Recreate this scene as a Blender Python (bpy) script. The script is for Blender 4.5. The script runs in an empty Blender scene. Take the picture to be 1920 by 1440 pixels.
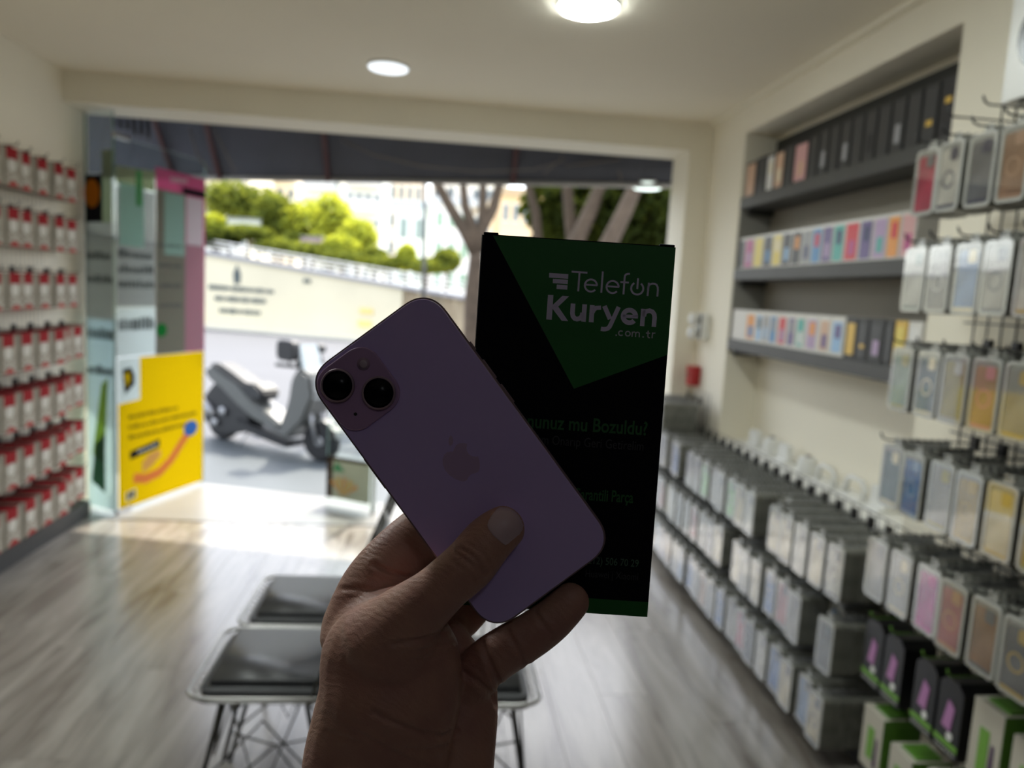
import bpy, bmesh, math, random
import numpy as np
from mathutils import Vector, Matrix
from mathutils.bvhtree import BVHTree
R = random.Random(7)
S = bpy.context.scene
COL = S.collection
PI = math.pi

# ------------------------------------------------------------------ camera
CAM = Vector((0, 0, 1.5))
FPX = 1400.0
CR = Vector((0.9939333793, -0.0939849124, 0.0571250708))
CU = Vector((-0.0450852447, 0.1255793381, 0.991058601))
CF = Vector((0.1003182843, 0.9876217221, -0.1205801631))
cam = bpy.data.cameras.new('camera')
camo = bpy.data.objects.new('camera', cam); COL.objects.link(camo)
camo.matrix_world = Matrix.Translation(CAM) @ Matrix((CR, CU, -CF)).transposed().to_4x4()
cam.sensor_width = 36; cam.lens = FPX / 1920 * 36; cam.clip_start = .02; cam.clip_end = 300
cam.dof.use_dof = True; cam.dof.focus_distance = .348; cam.dof.aperture_fstop = 7.6
S.camera = camo

def ray(x, y):
    return CR * ((x - 960) / FPX) + CU * ((720 - y) / FPX) + CF
def P(x, y, d):            # point seen at (x, y), d metres in front of the camera
    return CAM + ray(x, y) * d
def on(x, y, ax, v):       # point of the plane coordinate[ax] = v
    r = ray(x, y); return CAM + r * ((v - CAM[ax]) / r[ax])
def onpl(x, y, p, n):
    r = ray(x, y); return CAM + r * ((p - CAM).dot(n) / r.dot(n))

# ------------------------------------------------------------------ world, sun, exposure
W = bpy.data.worlds.new('world'); S.world = W; W.use_nodes = True
nt = W.node_tree; nt.nodes.clear()
sky = nt.nodes.new('ShaderNodeTexSky'); sky.sky_type = 'NISHITA'; sky.sun_disc = False
sky.sun_elevation = math.radians(57); sky.sun_rotation = math.radians(20); sky.dust_density = 2.0
bg = nt.nodes.new('ShaderNodeBackground'); bg.inputs[1].default_value = .40
wo = nt.nodes.new('ShaderNodeOutputWorld')
hz = nt.nodes.new('ShaderNodeHueSaturation'); hz.inputs['Saturation'].default_value = .4
nt.links.new(sky.outputs[0], hz.inputs['Color']); nt.links.new(hz.outputs[0], bg.inputs[0]); nt.links.new(bg.outputs[0], wo.inputs[0])
sl = bpy.data.lights.new('sun', 'SUN'); sl.energy = 3.8; sl.angle = .009; sl.color = (1, .93, .8)
so = bpy.data.objects.new('sun', sl); COL.objects.link(so); so.location = (-10, 8, 10)
so.rotation_euler = Vector((-.35, -.94, -1.47)).to_track_quat('-Z', 'Y').to_euler()
S.view_settings.view_transform = 'Standard'; S.view_settings.look = 'None'
S.view_settings.gamma = 1; S.view_settings.exposure = 0.9
S.view_settings.use_curve_mapping = False
S.cycles.max_bounces = 8; S.cycles.diffuse_bounces = 5; S.cycles.glossy_bounces = 3
S.cycles.transparent_max_bounces = 12; S.cycles.transmission_bounces = 4
S.cycles.use_denoising = True; S.cycles.sample_clamp_indirect = 6
S.cycles.caustics_reflective = False; S.cycles.caustics_refractive = False
LAMP = 36.0                # radiance of the ceiling lamps

# ------------------------------------------------------------------ materials
def mat(name, c, rough=.6, metal=0, var=0, scale=20, bump=0, coat=0, spec=.5, emit=0, alpha=1, trans=0, stretch=None, sss=0):
    m = bpy.data.materials.new(name); m.use_nodes = True
    n = m.node_tree; b = n.nodes['Principled BSDF']
    b.inputs['Base Color'].default_value = (*c, 1); b.inputs['Roughness'].default_value = rough
    b.inputs['Metallic'].default_value = metal; b.inputs['Coat Weight'].default_value = coat
    b.inputs['Coat Roughness'].default_value = .08
    b.inputs['Specular IOR Level'].default_value = spec; b.inputs['Alpha'].default_value = alpha
    b.inputs['Transmission Weight'].default_value = trans
    if sss:
        b.inputs['Subsurface Weight'].default_value = sss; b.inputs['Subsurface Radius'].default_value = (.01, .004, .002)
        b.inputs['Subsurface Scale'].default_value = .3
    if emit:
        b.inputs['Emission Color'].default_value = (*c, 1); b.inputs['Emission Strength'].default_value = emit
    if var or bump:
        tc = n.nodes.new('ShaderNodeTexCoord'); mp = n.nodes.new('ShaderNodeMapping')
        if stretch: mp.inputs['Scale'].default_value = stretch
        n.links.new(tc.outputs['Object'], mp.inputs[0])
        tx = n.nodes.new('ShaderNodeTexNoise'); tx.inputs['Scale'].default_value = scale; tx.inputs['Detail'].default_value = 6
        n.links.new(mp.outputs[0], tx.inputs['Vector'])
        if var:
            mx = n.nodes.new('ShaderNodeValToRGB')
            mx.color_ramp.elements[0].color = (*[max(0, v * (1 - var)) for v in c], 1)
            mx.color_ramp.elements[1].color = (*[min(1, v * (1 + var)) for v in c], 1)
            mx.color_ramp.elements[0].position = .3; mx.color_ramp.elements[1].position = .7
            n.links.new(tx.outputs[0], mx.inputs[0]); n.links.new(mx.outputs[0], b.inputs['Base Color'])
        if bump:
            bp = n.nodes.new('ShaderNodeBump'); bp.inputs['Strength'].default_value = bump; bp.inputs['Distance'].default_value = .002
            n.links.new(tx.outputs[0], bp.inputs['Height']); n.links.new(bp.outputs[0], b.inputs['Normal'])
    return m
def glassmat(name, tint, refl=.9, ior=1.5):
    m = bpy.data.materials.new(name); m.use_nodes = True; n = m.node_tree; n.nodes.clear()
    o = n.nodes.new('ShaderNodeOutputMaterial'); t = n.nodes.new('ShaderNodeBsdfTransparent'); g = n.nodes.new('ShaderNodeBsdfGlossy')
    t.inputs[0].default_value = (*tint, 1); g.inputs['Roughness'].default_value = .03; g.inputs[0].default_value = (refl, refl, refl, 1)
    f = n.nodes.new('ShaderNodeFresnel'); f.inputs[0].default_value = 1.5
    mx = n.nodes.new('ShaderNodeMixShader')
    ge = n.nodes.new('ShaderNodeNewGeometry'); mr = n.nodes.new('ShaderNodeMapRange'); mr.inputs[3].default_value = ior; mr.inputs[4].default_value = 1 / ior
    n.links.new(ge.outputs['Backfacing'], mr.inputs[0]); n.links.new(mr.outputs[0], f.inputs[0])
    n.links.new(f.outputs[0], mx.inputs[0]); n.links.new(t.outputs[0], mx.inputs[1]); n.links.new(g.outputs[0], mx.inputs[2])
    n.links.new(mx.outputs[0], o.inputs[0]); return m
def film(name, c, thru=.35):   # printed translucent film on glass
    m = bpy.data.materials.new(name); m.use_nodes = True; n = m.node_tree; n.nodes.clear()
    o = n.nodes.new('ShaderNodeOutputMaterial'); d = n.nodes.new('ShaderNodeBsdfDiffuse'); t = n.nodes.new('ShaderNodeBsdfTranslucent')
    tr = n.nodes.new('ShaderNodeBsdfTransparent'); tr.inputs[0].default_value = (*c, 1)
    for q in (d, t): q.inputs[0].default_value = (*c, 1)
    a = n.nodes.new('ShaderNodeMixShader'); a.inputs[0].default_value = .6
    b = n.nodes.new('ShaderNodeMixShader'); b.inputs[0].default_value = thru
    n.links.new(d.outputs[0], a.inputs[1]); n.links.new(t.outputs[0], a.inputs[2])
    n.links.new(a.outputs[0], b.inputs[1]); n.links.new(tr.outputs[0], b.inputs[2]); n.links.new(b.outputs[0], o.inputs[0])
    return m
MC = {}
def cm(name, c, rough=.5, **k):      # cached material
    if name not in MC: MC[name] = mat(name, c, rough, **k)
    return MC[name]
M_wall = mat('wall_paint', (.86, .81, .68), .75, var=.02, scale=2, bump=.05)
M_ceil = mat('ceiling_paint', (.86, .80, .665), .8, var=.015, scale=1.5)
M_black = mat('black_metal', (.02, .02, .021), .4)
M_wire = mat('wire_grey', (.20, .19, .17), .35, metal=.6)
M_wirew = mat('wire_white', (.62, .6, .55), .4)
M_shelf = mat('shelf_charcoal', (.058, .058, .056), .5, var=.1, scale=5)
M_white = mat('white_plastic', (.8, .8, .77), .35)
M_dark = mat('dark_plastic', (.012, .012, .014), .35)
M_glass = glassmat('clear_glass', (.93, .97, .955))
M_cover = glassmat('blister_cover', (.95, .95, .94), ior=1.6)
_n = M_cover.node_tree; _tc = _n.nodes.new('ShaderNodeTexCoord'); _oi = _n.nodes.new('ShaderNodeObjectInfo'); _ad = _n.nodes.new('ShaderNodeVectorMath')
_tx = _n.nodes.new('ShaderNodeTexNoise'); _tx.inputs['Scale'].default_value = 14; _tx.inputs['Detail'].default_value = 1; _bp = _n.nodes.new('ShaderNodeBump'); _bp.inputs['Strength'].default_value = .6; _bp.inputs['Distance'].default_value = .007
_ml = _n.nodes.new('ShaderNodeMath'); _ml.operation = 'MULTIPLY'; _ml.inputs[1].default_value = 50; _n.links.new(_oi.outputs['Random'], _ml.inputs[0])
_n.links.new(_tc.outputs['Object'], _ad.inputs[0]); _n.links.new(_ml.outputs[0], _ad.inputs[1]); _n.links.new(_ad.outputs[0], _tx.inputs['Vector']); _n.links.new(_tx.outputs[0], _bp.inputs['Height'])
for _q in _n.nodes:
    if _q.bl_idname in ('ShaderNodeBsdfGlossy', 'ShaderNodeFresnel'): _n.links.new(_bp.outputs[0], _q.inputs['Normal'])
    if _q.bl_idname == 'ShaderNodeBsdfGlossy': _q.inputs['Roughness'].default_value = .08

# ------------------------------------------------------------------ mesh helpers
def mesh_obj(name, bm, m=None, parent=None, smooth=False, **tags):
    me = bpy.data.meshes.new(name); bm.to_mesh(me); bm.free()
    if m: 
        for q in (m if isinstance(m, (list, tuple)) else [m]): me.materials.append(q)
    if smooth:
        for p in me.polygons: p.use_smooth = True
    return link(name, me, parent, **tags)
def link(name, me, parent=None, **tags):
    o = bpy.data.objects.new(name, me); COL.objects.link(o)
    if parent: o.parent = parent
    for k, v in tags.items(): o[k] = v
    return o
def thing(name, label, cat, loc=(0, 0, 0), rz=0, group=None):
    o = bpy.data.objects.new(name, None); COL.objects.link(o); o.location = loc; o.rotation_euler = (0, 0, rz)
    o.empty_display_size = .05; o['label'] = label; o['category'] = cat
    if group: o['group'] = group
    return o
def B(): return bmesh.new()
def box(bm, lo, hi, mi=0, bevel=0):
    x0, y0, z0 = lo; x1, y1, z1 = hi
    v = [bm.verts.new(c) for c in ((x0, y0, z0), (x1, y0, z0), (x1, y1, z0), (x0, y1, z0), (x0, y0, z1), (x1, y0, z1), (x1, y1, z1), (x0, y1, z1))]
    fs = []
    for f in ((3, 2, 1, 0), (4, 5, 6, 7), (0, 1, 5, 4), (1, 2, 6, 5), (2, 3, 7, 6), (3, 0, 4, 7)):
        fc = bm.faces.new([v[i] for i in f]); fc.material_index = mi; fs.append(fc)
    if bevel:
        es = list({e for f in fs for e in f.edges})
        bmesh.ops.bevel(bm, geom=es, offset=bevel, segments=2, affect='EDGES', profile=.5)
    return bm
def prism(bm, pts, a, b, T, mi=0):
    """closed polygon pts (u,v) swept from w=a to w=b; T maps (u,v,w) to a point"""
    n = len(pts); va = [bm.verts.new(T(u, v, a)) for u, v in pts]; vb = [bm.verts.new(T(u, v, b)) for u, v in pts]
    fs = [bm.faces.new(va[::-1]), bm.faces.new(vb)]
    for i in range(n): fs.append(bm.faces.new((va[i], va[(i + 1) % n], vb[(i + 1) % n], vb[i])))
    for f in fs: f.material_index = mi
    bmesh.ops.recalc_face_normals(bm, faces=fs)
    return fs
def rrect(w, h, r, n=5, cx=0, cy=0):
    o = []
    for sx, sy, a0 in ((1, 1, 0), (-1, 1, 90), (-1, -1, 180), (1, -1, 270)):
        for i in range(n + 1):
            a = math.radians(a0 + 90 * i / n); o.append((cx + sx * (w / 2 - r) + r * math.cos(a), cy + sy * (h / 2 - r) + r * math.sin(a)))
    return o
def circ(cx, cy, r, n=24, a0=0, a1=360, rv=None):
    rv = rv or r
    return [(cx + r * math.cos(math.radians(a0 + (a1 - a0) * i / n)), cy + rv * math.sin(math.radians(a0 + (a1 - a0) * i / n))) for i in range(n if a1 - a0 == 360 else n + 1)]
def tube(bm, pts, r, n=6, mi=0, closed=False):
    pts = [Vector(p) for p in pts]; rings = []; rr = r if isinstance(r, (list, tuple)) else [r] * len(pts)
    N = len(pts); up = None
    for i, p in enumerate(pts):
        if closed: t = (pts[(i + 1) % N] - pts[i - 1]).normalized()
        else: t = (pts[min(i + 1, N - 1)] - pts[max(i - 1, 0)]).normalized()
        if up is None: up = Vector((0, 0, 1)) if abs(t.z) < .9 else Vector((1, 0, 0))
        s = t.cross(up).normalized(); u = s.cross(t).normalized(); up = u
        rings.append([bm.verts.new(p + (s * math.cos(2 * PI * k / n) + u * math.sin(2 * PI * k / n)) * rr[i]) for k in range(n)])
    for i in range(N if closed else N - 1):
        a, b = rings[i], rings[(i + 1) % N]
        for k in range(n):
            f = bm.faces.new((a[k], a[(k + 1) % n], b[(k + 1) % n], b[k])); f.material_index = mi; f.smooth = True
    if not closed:
        f = bm.faces.new(rings[0][::-1]); f.material_index = mi; f = bm.faces.new(rings[-1]); f.material_index = mi
    return bm
def lathe(bm, prof, n=20, c=(0, 0, 0), ax='z', mi=0):
    c = Vector(c)
    def T(r, h, a):
        q = (r * math.cos(a), r * math.sin(a), h)
        return c + Vector({'z': q, 'x': (q[2], q[0], q[1]), 'y': (q[0], q[2], q[1])}[ax])
    rings = [[bm.verts.new(T(max(r, 1e-5), h, 2 * PI * k / n)) for k in range(n)] for r, h in prof]; fs = []
    for a, b in zip(rings, rings[1:]):
        for k in range(n): f = bm.faces.new((a[k], a[(k + 1) % n], b[(k + 1) % n], b[k])); f.smooth = True; fs.append(f)
    fs += [bm.faces.new(rings[0][::-1]), bm.faces.new(rings[-1])]
    for f in fs: f.material_index = mi
    bmesh.ops.recalc_face_normals(bm, faces=fs)
    return bm
def ribbon(pts, w, closed=False):
    """flat stroke outline around a centre line -> list of quads (u,v)"""
    n = len(pts); L = []; Rr = []
    for i, (x, y) in enumerate(pts):
        a = pts[i - 1] if (i or closed) else None; b = pts[(i + 1) % n] if (i < n - 1 or closed) else None
        d1 = (x - a[0], y - a[1]) if a else None; d2 = (b[0] - x, b[1] - y) if b else None
        def nz(d): l = math.hypot(*d) or 1; return (d[0] / l, d[1] / l)
        d1 = nz(d1) if d1 else nz(d2); d2 = nz(d2) if d2 else d1
        t = nz((d1[0] + d2[0], d1[1] + d2[1])); k = max(.5, t[0] * d1[0] + t[1] * d1[1])
        nx, ny = -t[1] * w / 2 / k, t[0] * w / 2 / k
        L.append((x + nx, y + ny)); Rr.append((x - nx, y - ny))
    rng = range(n if closed else n - 1)
    return [(L[i], L[(i + 1) % n], Rr[(i + 1) % n], Rr[i]) for i in rng]
def xyz(u, v, w): return Vector((u, v, w))
def struct(name, bm, m, parent=None, **k):
    o = mesh_obj(name, bm, m, parent, **k)
    if not parent: o['kind'] = 'structure'
    return o
def dup(o, loc=None, rz=None, label=None, name=None):
    r = o.copy(); COL.objects.link(r)
    for ch in o.children:
        c = ch.copy(); COL.objects.link(c); c.parent = r
        for g in ch.children:
            d = g.copy(); COL.objects.link(d); d.parent = c
    if loc is not None: r.location = loc
    if rz is not None: r.rotation_euler = (0, 0, rz)
    if label: r['label'] = label
    return r
ORD = ['first', 'second', 'third', 'fourth', 'fifth', 'sixth', 'seventh', 'eighth', 'ninth', 'tenth', 'eleventh', 'twelfth', 'thirteenth', 'fourteenth', 'fifteenth', 'sixteenth', 'seventeenth', 'eighteenth', 'nineteenth', 'twentieth', 'twenty-first', 'twenty-second', 'twenty-third']

# ================================================================== room shell
CZ = 2.6
XL, XR, XB = -2.17, 1.62, 1.81          # left wall, right wall, back of the recess
YF, YB = 4.9, -2.4
AY0, AY1 = 2.36, 4.08                   # recess
LZ = .745                               # ledge
bm = B(); box(bm, (-2.6, YB, -.06), (2.2, 4.62, -.012)); fl = struct('floor', bm, mat('floor_base', (.2, .19, .175), .7))
def plankmat():
    m = bpy.data.materials.new('grey_oak_laminate'); m.use_nodes = True; n = m.node_tree; b = n.nodes['Principled BSDF']
    tc = n.nodes.new('ShaderNodeTexCoord'); oi = n.nodes.new('ShaderNodeObjectInfo'); mp = n.nodes.new('ShaderNodeMapping')
    mp.inputs['Scale'].default_value = (7, .9, 1); ad = n.nodes.new('ShaderNodeVectorMath'); ad.operation = 'ADD'
    ml = n.nodes.new('ShaderNodeMath'); ml.operation = 'MULTIPLY'; ml.inputs[1].default_value = 37
    n.links.new(oi.outputs['Random'], ml.inputs[0]); n.links.new(tc.outputs['Object'], mp.inputs[0])
    n.links.new(mp.outputs[0], ad.inputs[0]); n.links.new(ml.outputs[0], ad.inputs[1])
    t = n.nodes.new('ShaderNodeTexNoise'); t.inputs['Scale'].default_value = 1.6; t.inputs['Detail'].default_value = 7; t.inputs['Distortion'].default_value = .9
    n.links.new(ad.outputs[0], t.inputs['Vector'])
    r = n.nodes.new('ShaderNodeValToRGB'); e = r.color_ramp.elements
    e[0].position = .3; e[0].color = (.13, .112, .094, 1); e[1].position = .68; e[1].color = (.325, .302, .27, 1)
    e2 = e.new(.46); e2.color = (.235, .214, .188, 1)
    n.links.new(t.outputs[0], r.inputs[0]); n.links.new(r.outputs[0], b.inputs['Base Color'])
    b.inputs['Roughness'].default_value = .22; b.inputs['Specular IOR Level'].default_value = .6
    bp = n.nodes.new('ShaderNodeBump'); bp.inputs['Strength'].default_value = .06; bp.inputs['Distance'].default_value = .002
    n.links.new(t.outputs[0], bp.inputs['Height']); n.links.new(bp.outputs[0], b.inputs['Normal'])
    return m
M_plank = plankmat(); PW, PLN = .193, 1.28
bm = B(); box(bm, (-PW / 2 + .0008, -PLN / 2 + .0008, -.012), (PW / 2 - .0008, PLN / 2 - .0008, 0)); pm = bpy.data.meshes.new('plank'); bm.to_mesh(pm); bm.free(); pm.materials.append(M_plank)
i = 0; x = XL + .04
while x < 1.55:
    y = 4.62 - PLN / 2 + ((i * .43) % 1) * PLN; i += 1
    while y > .2:
        top = min(y + PLN / 2, 4.62); bot = y - PLN / 2
        if top - bot > .05:
            o = link('plank', pm, fl); o.location = (x, (top + bot) / 2, 0); o.scale = (1, (top - bot) / PLN, 1)
        y -= PLN
    x += PW
bm = B(); box(bm, (-2.2, YB, -.012), (1.62, 1.1, -.0005)); link('rear_flooring', bm2 := bpy.data.meshes.new('rear_flooring'), fl); bm.to_mesh(bm2); bm.free(); bm2.materials.append(M_plank)
bm = B(); box(bm, (-2.6, YB - .2, CZ), (2.2, 4.7, CZ + .15)); struct('ceiling', bm, M_ceil)
bm = B(); box(bm, (XL - .2, 1.2, -.1), (XL, YF, CZ)); struct('wall_left', bm, M_wall)
# beam over the shopfront
bm = B(); box(bm, (XL - .2, 4.6, 2.43), (2.1, 4.93, 3.3)); struct('wall_front', bm, M_wall)
# right wall: pillar by the doorway, wall around the recess
bm = B(); box(bm, (1.48, 4.6, -.1), (2.1, 4.93, 2.43)); struct('trim_1', bm, M_wall)
bm = B(); box(bm, (XR, AY1, -.1), (2.1, 4.6, CZ)); box(bm, (XR, 1.2, -.1), (2.1, AY0, CZ)); box(bm, (XR, AY0, 2.44), (2.1, AY1, CZ)); box(bm, (XB, AY0, -.1), (2.1, AY1, 2.44)); struct('wall_right', bm, M_wall)
# small cornice line where the right wall meets the ceiling
bm = B(); box(bm, (1.585, 1.2, 2.578), (XR, 4.6, CZ)); struct('trim_2', bm, M_wall)
# rear half of the shop: dark panelling (behind the photographer)
M_rear = mat('dark_panelling', (.07, .066, .066), .8, var=.1, scale=4)
bm = B(); box(bm, (-2.6, YB - .15, -.1), (2.2, YB, CZ)); struct('wall_back', bm, M_rear)
bm = B(); box(bm, (XL - .2, YB, -.1), (XL + .02, 1.2, CZ)); struct('wall_left_rear', bm, M_rear)
bm = B(); box(bm, (XR - .02, YB, -.1), (2.1, 1.2, CZ)); struct('wall_right_rear', bm, M_rear)
bm = B(); box(bm, (XL, 1.2, 0), (-2.075, 4.66, .1)); struct('baseboard_left', bm, mat('plinth_black', (.018, .017, .017), .5))
bm = B(); box(bm, (1.46, 1.2, 0), (XR, 4.6, .075)); struct('baseboard_right', bm, MC.setdefault('pl2', mat('plinth_black2', (.03, .029, .028), .5)))

# ledge of the recess
bm = B(); box(bm, (1.60, AY0, LZ - .04), (XB, AY1, LZ), bevel=.003)
o = mesh_obj('wall_ledge', bm, M_white, label='long white ledge at the foot of the wall recess above the low case rack', category='ledge')
# shelves
def shelf(z, lab):
    t = thing('wall_shelf', lab, 'shelf', (XR, 0, z))
    bm = B(); box(bm, (.0, AY0 + .003, 0), (XB - XR - .003, AY1 - .003, .06), bevel=.002); mesh_obj('board', bm, M_shelf, t)
    for y in (AY0 + .02, AY1 - .05):
        bm = B(); box(bm, (.03, y, -.03), (XB - XR - .01, y + .03, 0)); mesh_obj('bracket', bm, M_shelf, t)
    return t
shelf(2.03, 'top dark grey shelf of the wall recess carrying black boxes')
shelf(1.642, 'middle dark grey shelf of the wall recess carrying colourful boxes')
shelf(1.257, 'lowest dark grey shelf of the wall recess carrying white boxes')
bm = B(); box(bm, (XB - .012, AY0 + .002, 2.095), (XB - .001, AY1 - .002, 2.41)); mesh_obj('back_panel', bm, mat('panel_black', (.028, .028, .024), .6, var=.1, scale=3), label='black panel on the recess wall behind the top shelf', category='panel')

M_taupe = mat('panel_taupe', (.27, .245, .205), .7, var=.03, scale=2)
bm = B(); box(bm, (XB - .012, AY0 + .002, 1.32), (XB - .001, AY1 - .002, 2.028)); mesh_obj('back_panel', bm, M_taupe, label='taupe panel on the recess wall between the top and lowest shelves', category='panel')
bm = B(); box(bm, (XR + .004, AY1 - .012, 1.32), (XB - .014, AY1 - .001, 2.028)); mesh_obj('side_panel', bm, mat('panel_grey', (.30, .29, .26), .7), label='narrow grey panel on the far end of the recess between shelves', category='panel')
# ------------------------------------------------------------------ boxes on the shelves
def retail_box(y0, y1, z, h, body, art, lab, group, x0=1.635, d=.13, kind=0, fw_=.7, fh_=.76):
    w = y1 - y0 - .004; t = thing('phone_box', lab, 'box', (x0, (y0 + y1) / 2, z), 0, group)
    bm = B(); box(bm, (0, -w / 2, 0), (d, w / 2, h), bevel=.0015); mesh_obj('carton', bm, body, t)
    if art:
        T = lambda u, v, q: Vector((q, -u, v))
        bm = B(); prism(bm, rrect(w * fw_, h * fh_, .006, 3, 0, h * .48), -.0012, -.0001, T); mesh_obj('front_print', bm, art[0], t)
        if len(art) > 1:
            bm = B(); prism(bm, rrect(w * .42, h * (.1 if art[1].name == 'print_gold' else .34), .004, 3, w * .05, h * (.34 if kind else .62)), -.002, -.0013, T); mesh_obj('print_detail', bm, art[1], t)
    return t
pal = {'navy': (.03, .04, .12), 'magenta': (.45, .06, .22), 'yellow': (.75, .6, .12), 'blue': (.08, .25, .5), 'orange': (.75, .3, .06), 'black': (.012, .012, .016),
       'red': (.6, .03, .05), 'teal': (.08, .4, .36), 'purple': (.13, .09, .25), 'lilac': (.42, .3, .48), 'green': (.15, .45, .2), 'peach': (.62, .40, .28), 'pink': (.62, .34, .34),
       'sky': (.3, .5, .75), 'grey': (.3, .3, .32), 'white': (.75, .74, .72), 'cream': (.75, .68, .5), 'charcoal': (.04, .04, .043), 'gold': (.7, .45, .08)}
def pc(n, rough=.4): return cm('print_' + n, pal[n], rough)
M_boxw = mat('carton_white', (.72, .70, .66), .5); M_boxb = mat('carton_black', (.022, .022, .023), .45)
M_boxt = mat('carton_clear_sleeve', (.55, .53, .49), .25)
ys2 = [4.06, 3.986, 3.867, 3.748, 3.642, 3.536, 3.436, 3.336, 3.246, 3.152, 3.062, 2.969, 2.858, 2.766, 2.672, 2.591, 2.5]
c2 = [('black',), ('magenta', 'lilac'), ('yellow',), ('black', 'blue'), ('yellow', 'cream'), ('black', 'sky'), ('black', 'orange'), ('grey', 'navy'), ('blue', 'red'), ('purple', 'lilac'), ('teal', 'navy'), ('red', 'magenta'), ('purple', 'navy'), ('lilac', 'teal'), ('orange', 'red'), ('pink', 'magenta')]
for k, cc in enumerate(c2):
    retail_box(ys2[k + 1], ys2[k], 1.702, .17, M_boxt, [pc(c) for c in cc], f'{" and ".join(cc)} printed box in clear sleeve, {ORD[k]} from the doorway on the middle shelf', 'boxes on the middle shelf', kind=k % 2, fw_=.84, fh_=.86)
ys3 = [4.07, 3.885, 3.751, 3.67, 3.595, 3.5, 3.397, 3.31, 3.218, 3.101, 3.0, 2.89]
c3 = [(), ('orange', 'blue'), ('sky', 'black'), ('grey', 'sky'), ('blue', 'grey'), ('red', 'lilac'), ('purple', 'grey'), ('teal', 'white'), ('lilac', 'orange'), ('peach', 'purple'), ('sky', 'purple')]
for k, cc in enumerate(c3):
    retail_box(ys3[k + 1], ys3[k], 1.317, .165, M_boxw, [pc(c) for c in cc], (f'white box printed {" and ".join(cc)}, {ORD[k]} from the doorway on the lowest shelf' if cc else 'plain white box nearest the doorway on the lowest shelf'), 'boxes on the lowest shelf', kind=k % 2)
for k, (a, b, body, art, lab) in enumerate([(2.80, 2.885, M_boxb, ['gold'], 'black box with gold emblem beside the white boxes on the lowest shelf'),
        (2.72, 2.798, M_boxb, ['charcoal', 'gold'], 'second black box past the white ones on the lowest shelf'),
        (2.62, 2.716, M_boxb, ['charcoal', 'lilac'], 'black box with pale round print on the lowest shelf'),
        (2.56, 2.616, M_boxb, ['charcoal'], 'slim black box left of the yellow box on the lowest shelf'),
        (2.485, 2.556, pc('gold'), ['yellow'], 'yellow box near the tall rack on the lowest shelf'),
        (2.40, 2.48, M_boxw, ['white', 'charcoal'], 'white box right of the yellow box on the lowest shelf')]):
    retail_box(a, b, 1.317, .165, body, [pc(c) for c in art], lab, 'boxes on the lowest shelf', kind=1)
ys1 = [4.07, 3.93, 3.80, 3.71, 3.60, 3.50, 3.36, 3.27, 3.18, 3.09, 3.0, 2.91, 2.82, 2.73, 2.64, 2.55, 2.46, 2.37]
c1 = [('peach',), ('charcoal',), ('white', 'cream'), ('peach', 'cream'), ('charcoal',), ('pink', 'peach'), ('charcoal',), ('grey', 'charcoal'), ('charcoal',), ('charcoal', 'grey'), ('charcoal',), ('charcoal', 'black'), ('charcoal',), ('grey', 'charcoal'), ('charcoal', 'grey'), ('charcoal', 'gold'), ('black', 'gold')]
c1[14] = ('charcoal',); c1[15] = ('charcoal', 'gold'); c1[7] = ('charcoal', 'grey'); c1[13] = ('charcoal', 'grey')
for k, cc in enumerate(c1):
    h = .20 if k > 6 else (.185 if 'peach' in cc or 'white' in cc else .19)
    retail_box(ys1[k + 1] + .004, ys1[k] - .004, 2.09, h, M_boxb, [pc(c) for c in cc], f'black box with {" and ".join(cc)} front, {ORD[k]} from the doorway on the top shelf', 'boxes on the top shelf', kind=k % 2, fw_=.88, fh_=.9)

# white gadgets on the ledge
def lump(x, y, kind, lab):
    t = thing('charger_stand', lab, 'gadget', (x, y, LZ), 0, 'white gadgets on the ledge'); t.scale = (1.2, 1.35, .9)
    if kind == 0:
        bm = B(); prism(bm, rrect(.075, .10, .012, 3, 0, .052), -.012, .012, lambda u, v, w: Vector((w, u, v))); mesh_obj('panel', bm, M_white, t)
        bm = B(); box(bm, (-.03, -.035, 0), (.04, .035, .012), bevel=.003); mesh_obj('foot', bm, M_white, t)
    elif kind == 1:
        bm = B(); lathe(bm, [(.035, 0), (.037, .01), (.034, .07), (.03, .085), (.01, .09)], 18); mesh_obj('body', bm, M_white, t)
        bm = B(); lathe(bm, [(.012, .09), (.012, .1), (.004, .102)], 12); mesh_obj('cap', bm, cm('cap_grey', (.45, .43, .4)), t)
    else:
        bm = B(); tube(bm, [(0, -.05, 0), (0, -.05, .06), (0, -.03, .085), (0, .03, .085), (0, .05, .06), (0, .05, 0)], .011, 8); mesh_obj('arch', bm, M_white, t)
        bm = B(); box(bm, (-.03, -.065, 0), (.03, .065, .008), bevel=.002); mesh_obj('foot', bm, M_white, t)
for x, y, k, lab in ((1.74, 3.86, 0, 'white upright stand nearest the doorway on the ledge'), (1.76, 3.70, 1, 'small white canister beside the first stand on the ledge'), (1.74, 3.50, 0, 'white upright stand in the middle of the ledge'),
        (1.73, 3.25, 1, 'white canister right of the middle stand on the ledge'), (1.72, 3.06, 2, 'white arched holder on the ledge'), (1.74, 2.86, 2, 'white arched holder closer to the tall rack on the ledge'), (1.74, 2.68, 0, 'white upright stand behind the teal case on the ledge')):
    lump(x, y, k, lab)

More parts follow.
